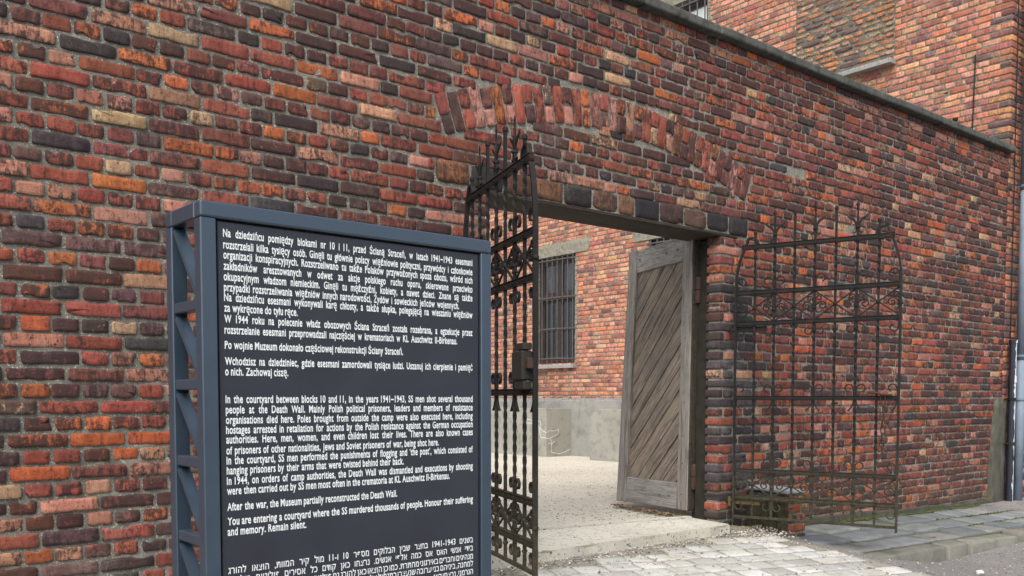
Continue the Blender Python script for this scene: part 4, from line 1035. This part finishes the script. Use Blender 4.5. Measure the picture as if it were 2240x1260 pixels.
ENDS = {5: .823, 7: .27, 9: .815, 10: .613, 12: .240, 18: .743, 20: .613, 22: .784, 23: .589, 25: .289}
LX, RX = .062, .876
fc = bpy.data.curves.new('glyphs', 'FONT'); fc.size = 1.0; fc.space_character = 1.07; fc.resolution_u = 3; fo_ = bpy.data.objects.new('glyphs', fc); COL.objects.link(fo_)
def word_mesh(wd, bold):
    fc.body = wd; fc.offset = bold
    dg = bpy.context.evaluated_depsgraph_get(); dg.update(); ev = fo_.evaluated_get(dg); me = ev.to_mesh()
    n = len(me.vertices); co = np.zeros(n * 3, np.float32); me.vertices.foreach_get('co', co)
    if bold > .02:                                   # tall lower case: lift the x-height, squeeze the ascenders
        y = co[1::3]; k = TALL / XH; co[1::3] = np.where(y <= 0, y * 1.0, np.where(y < XH, y * k, TALL + (y - XH) * (1 - (TALL - XH) / (CAPH - XH))))
    pol = [tuple(p.vertices) for p in me.polygons]; ev.to_mesh_clear()
    return co.reshape(-1, 3), pol
XH = TALL = .5; CAPH = .7
XH = float(word_mesh('x', .0)[0][:, 1].max()); CAPH = float(word_mesh('H', .0)[0][:, 1].max()); TALL = XH + .62 * (CAPH * .8 - XH) if CAPH * .8 > XH else XH
TALL = CAPH * .75
print('font', XH, CAPH, TALL)
cache = {}
def word(wd, bold):
    if (wd, bold) not in cache: cache[(wd, bold)] = word_mesh(wd, bold)
    return cache[(wd, bold)]
def width(wd, bold):
    c, _ = word(wd, bold); return (c[:, 0].min(), c[:, 0].max()) if len(c) else (0, .2)
def layout(lines, zs, ends, sy, bold, rtl=False, base=-.36):
    # one horizontal squeeze for the block, word gaps take up the slack of each line
    sx = sy * .78
    for ws, e in zip(lines, ends):
        if e and len(ws) > 1:
            tot = sum(width(w_, bold)[1] - width(w_, bold)[0] for w_ in ws); sx = min(sx, (e - LX) / (tot + .36 * (len(ws) - 1)))
    V, Fc = [], []; nv = 0
    for ws, z, e in zip(lines, zs, ends):
        wd = [(width(w_, bold)[1] - width(w_, bold)[0]) * sx for w_ in ws]
        gap = (e - LX - sum(wd)) / max(1, len(ws) - 1) if e else .25 * sx
        x = LX if e else None
        if x is None: x = RX - sum(wd) - gap * (len(ws) - 1)
        for w_, l in zip(ws, wd):
            c, p = word(w_, bold); m0 = width(w_, bold)[0]
            V.append(np.stack([x + (c[:, 0] - m0) * sx, np.full(len(c), .0062), z - BZ + (c[:, 1] + base) * sy], 1)); Fc += [tuple(i + nv for i in q) for q in p]; nv += len(c); x += l + gap
    return np.concatenate(V), Fc
def text_part(lines, zs, ends, sy, bold, rtl=False):
    V, Fc = layout(lines, zs, ends, sy, bold, rtl)
    me = bpy.data.meshes.new('lettering'); me.from_pydata(V.tolist(), [], Fc); me.update()
    return link('lettering', me, M_text, board)
SY = .0284; BO = .022
al = [l.split() for l in PL + EN]; ee = [ENDS.get(i, RX) for i in range(len(al))]
for a, b in ((0, 10), (10, 11), (11, 13), (13, 23), (23, 24), (24, 26)): text_part(al[a:b], TZ[a:b], ee[a:b], SY, BO)
def vis(wd):                                   # visual order of a Hebrew word: letters right to left, digits kept
    import re
    parts = re.findall(r'[0-9]+(?:-[0-9]+)?|[^0-9]', wd); return ''.join(reversed(parts))
hl = [[vis(w_) for w_ in reversed(l.split())] for l in HE]
text_part(hl, HZ, [RX, RX, None, None, None], .0262, .014, True)
bpy.data.objects.remove(fo_); bpy.data.curves.remove(fc)
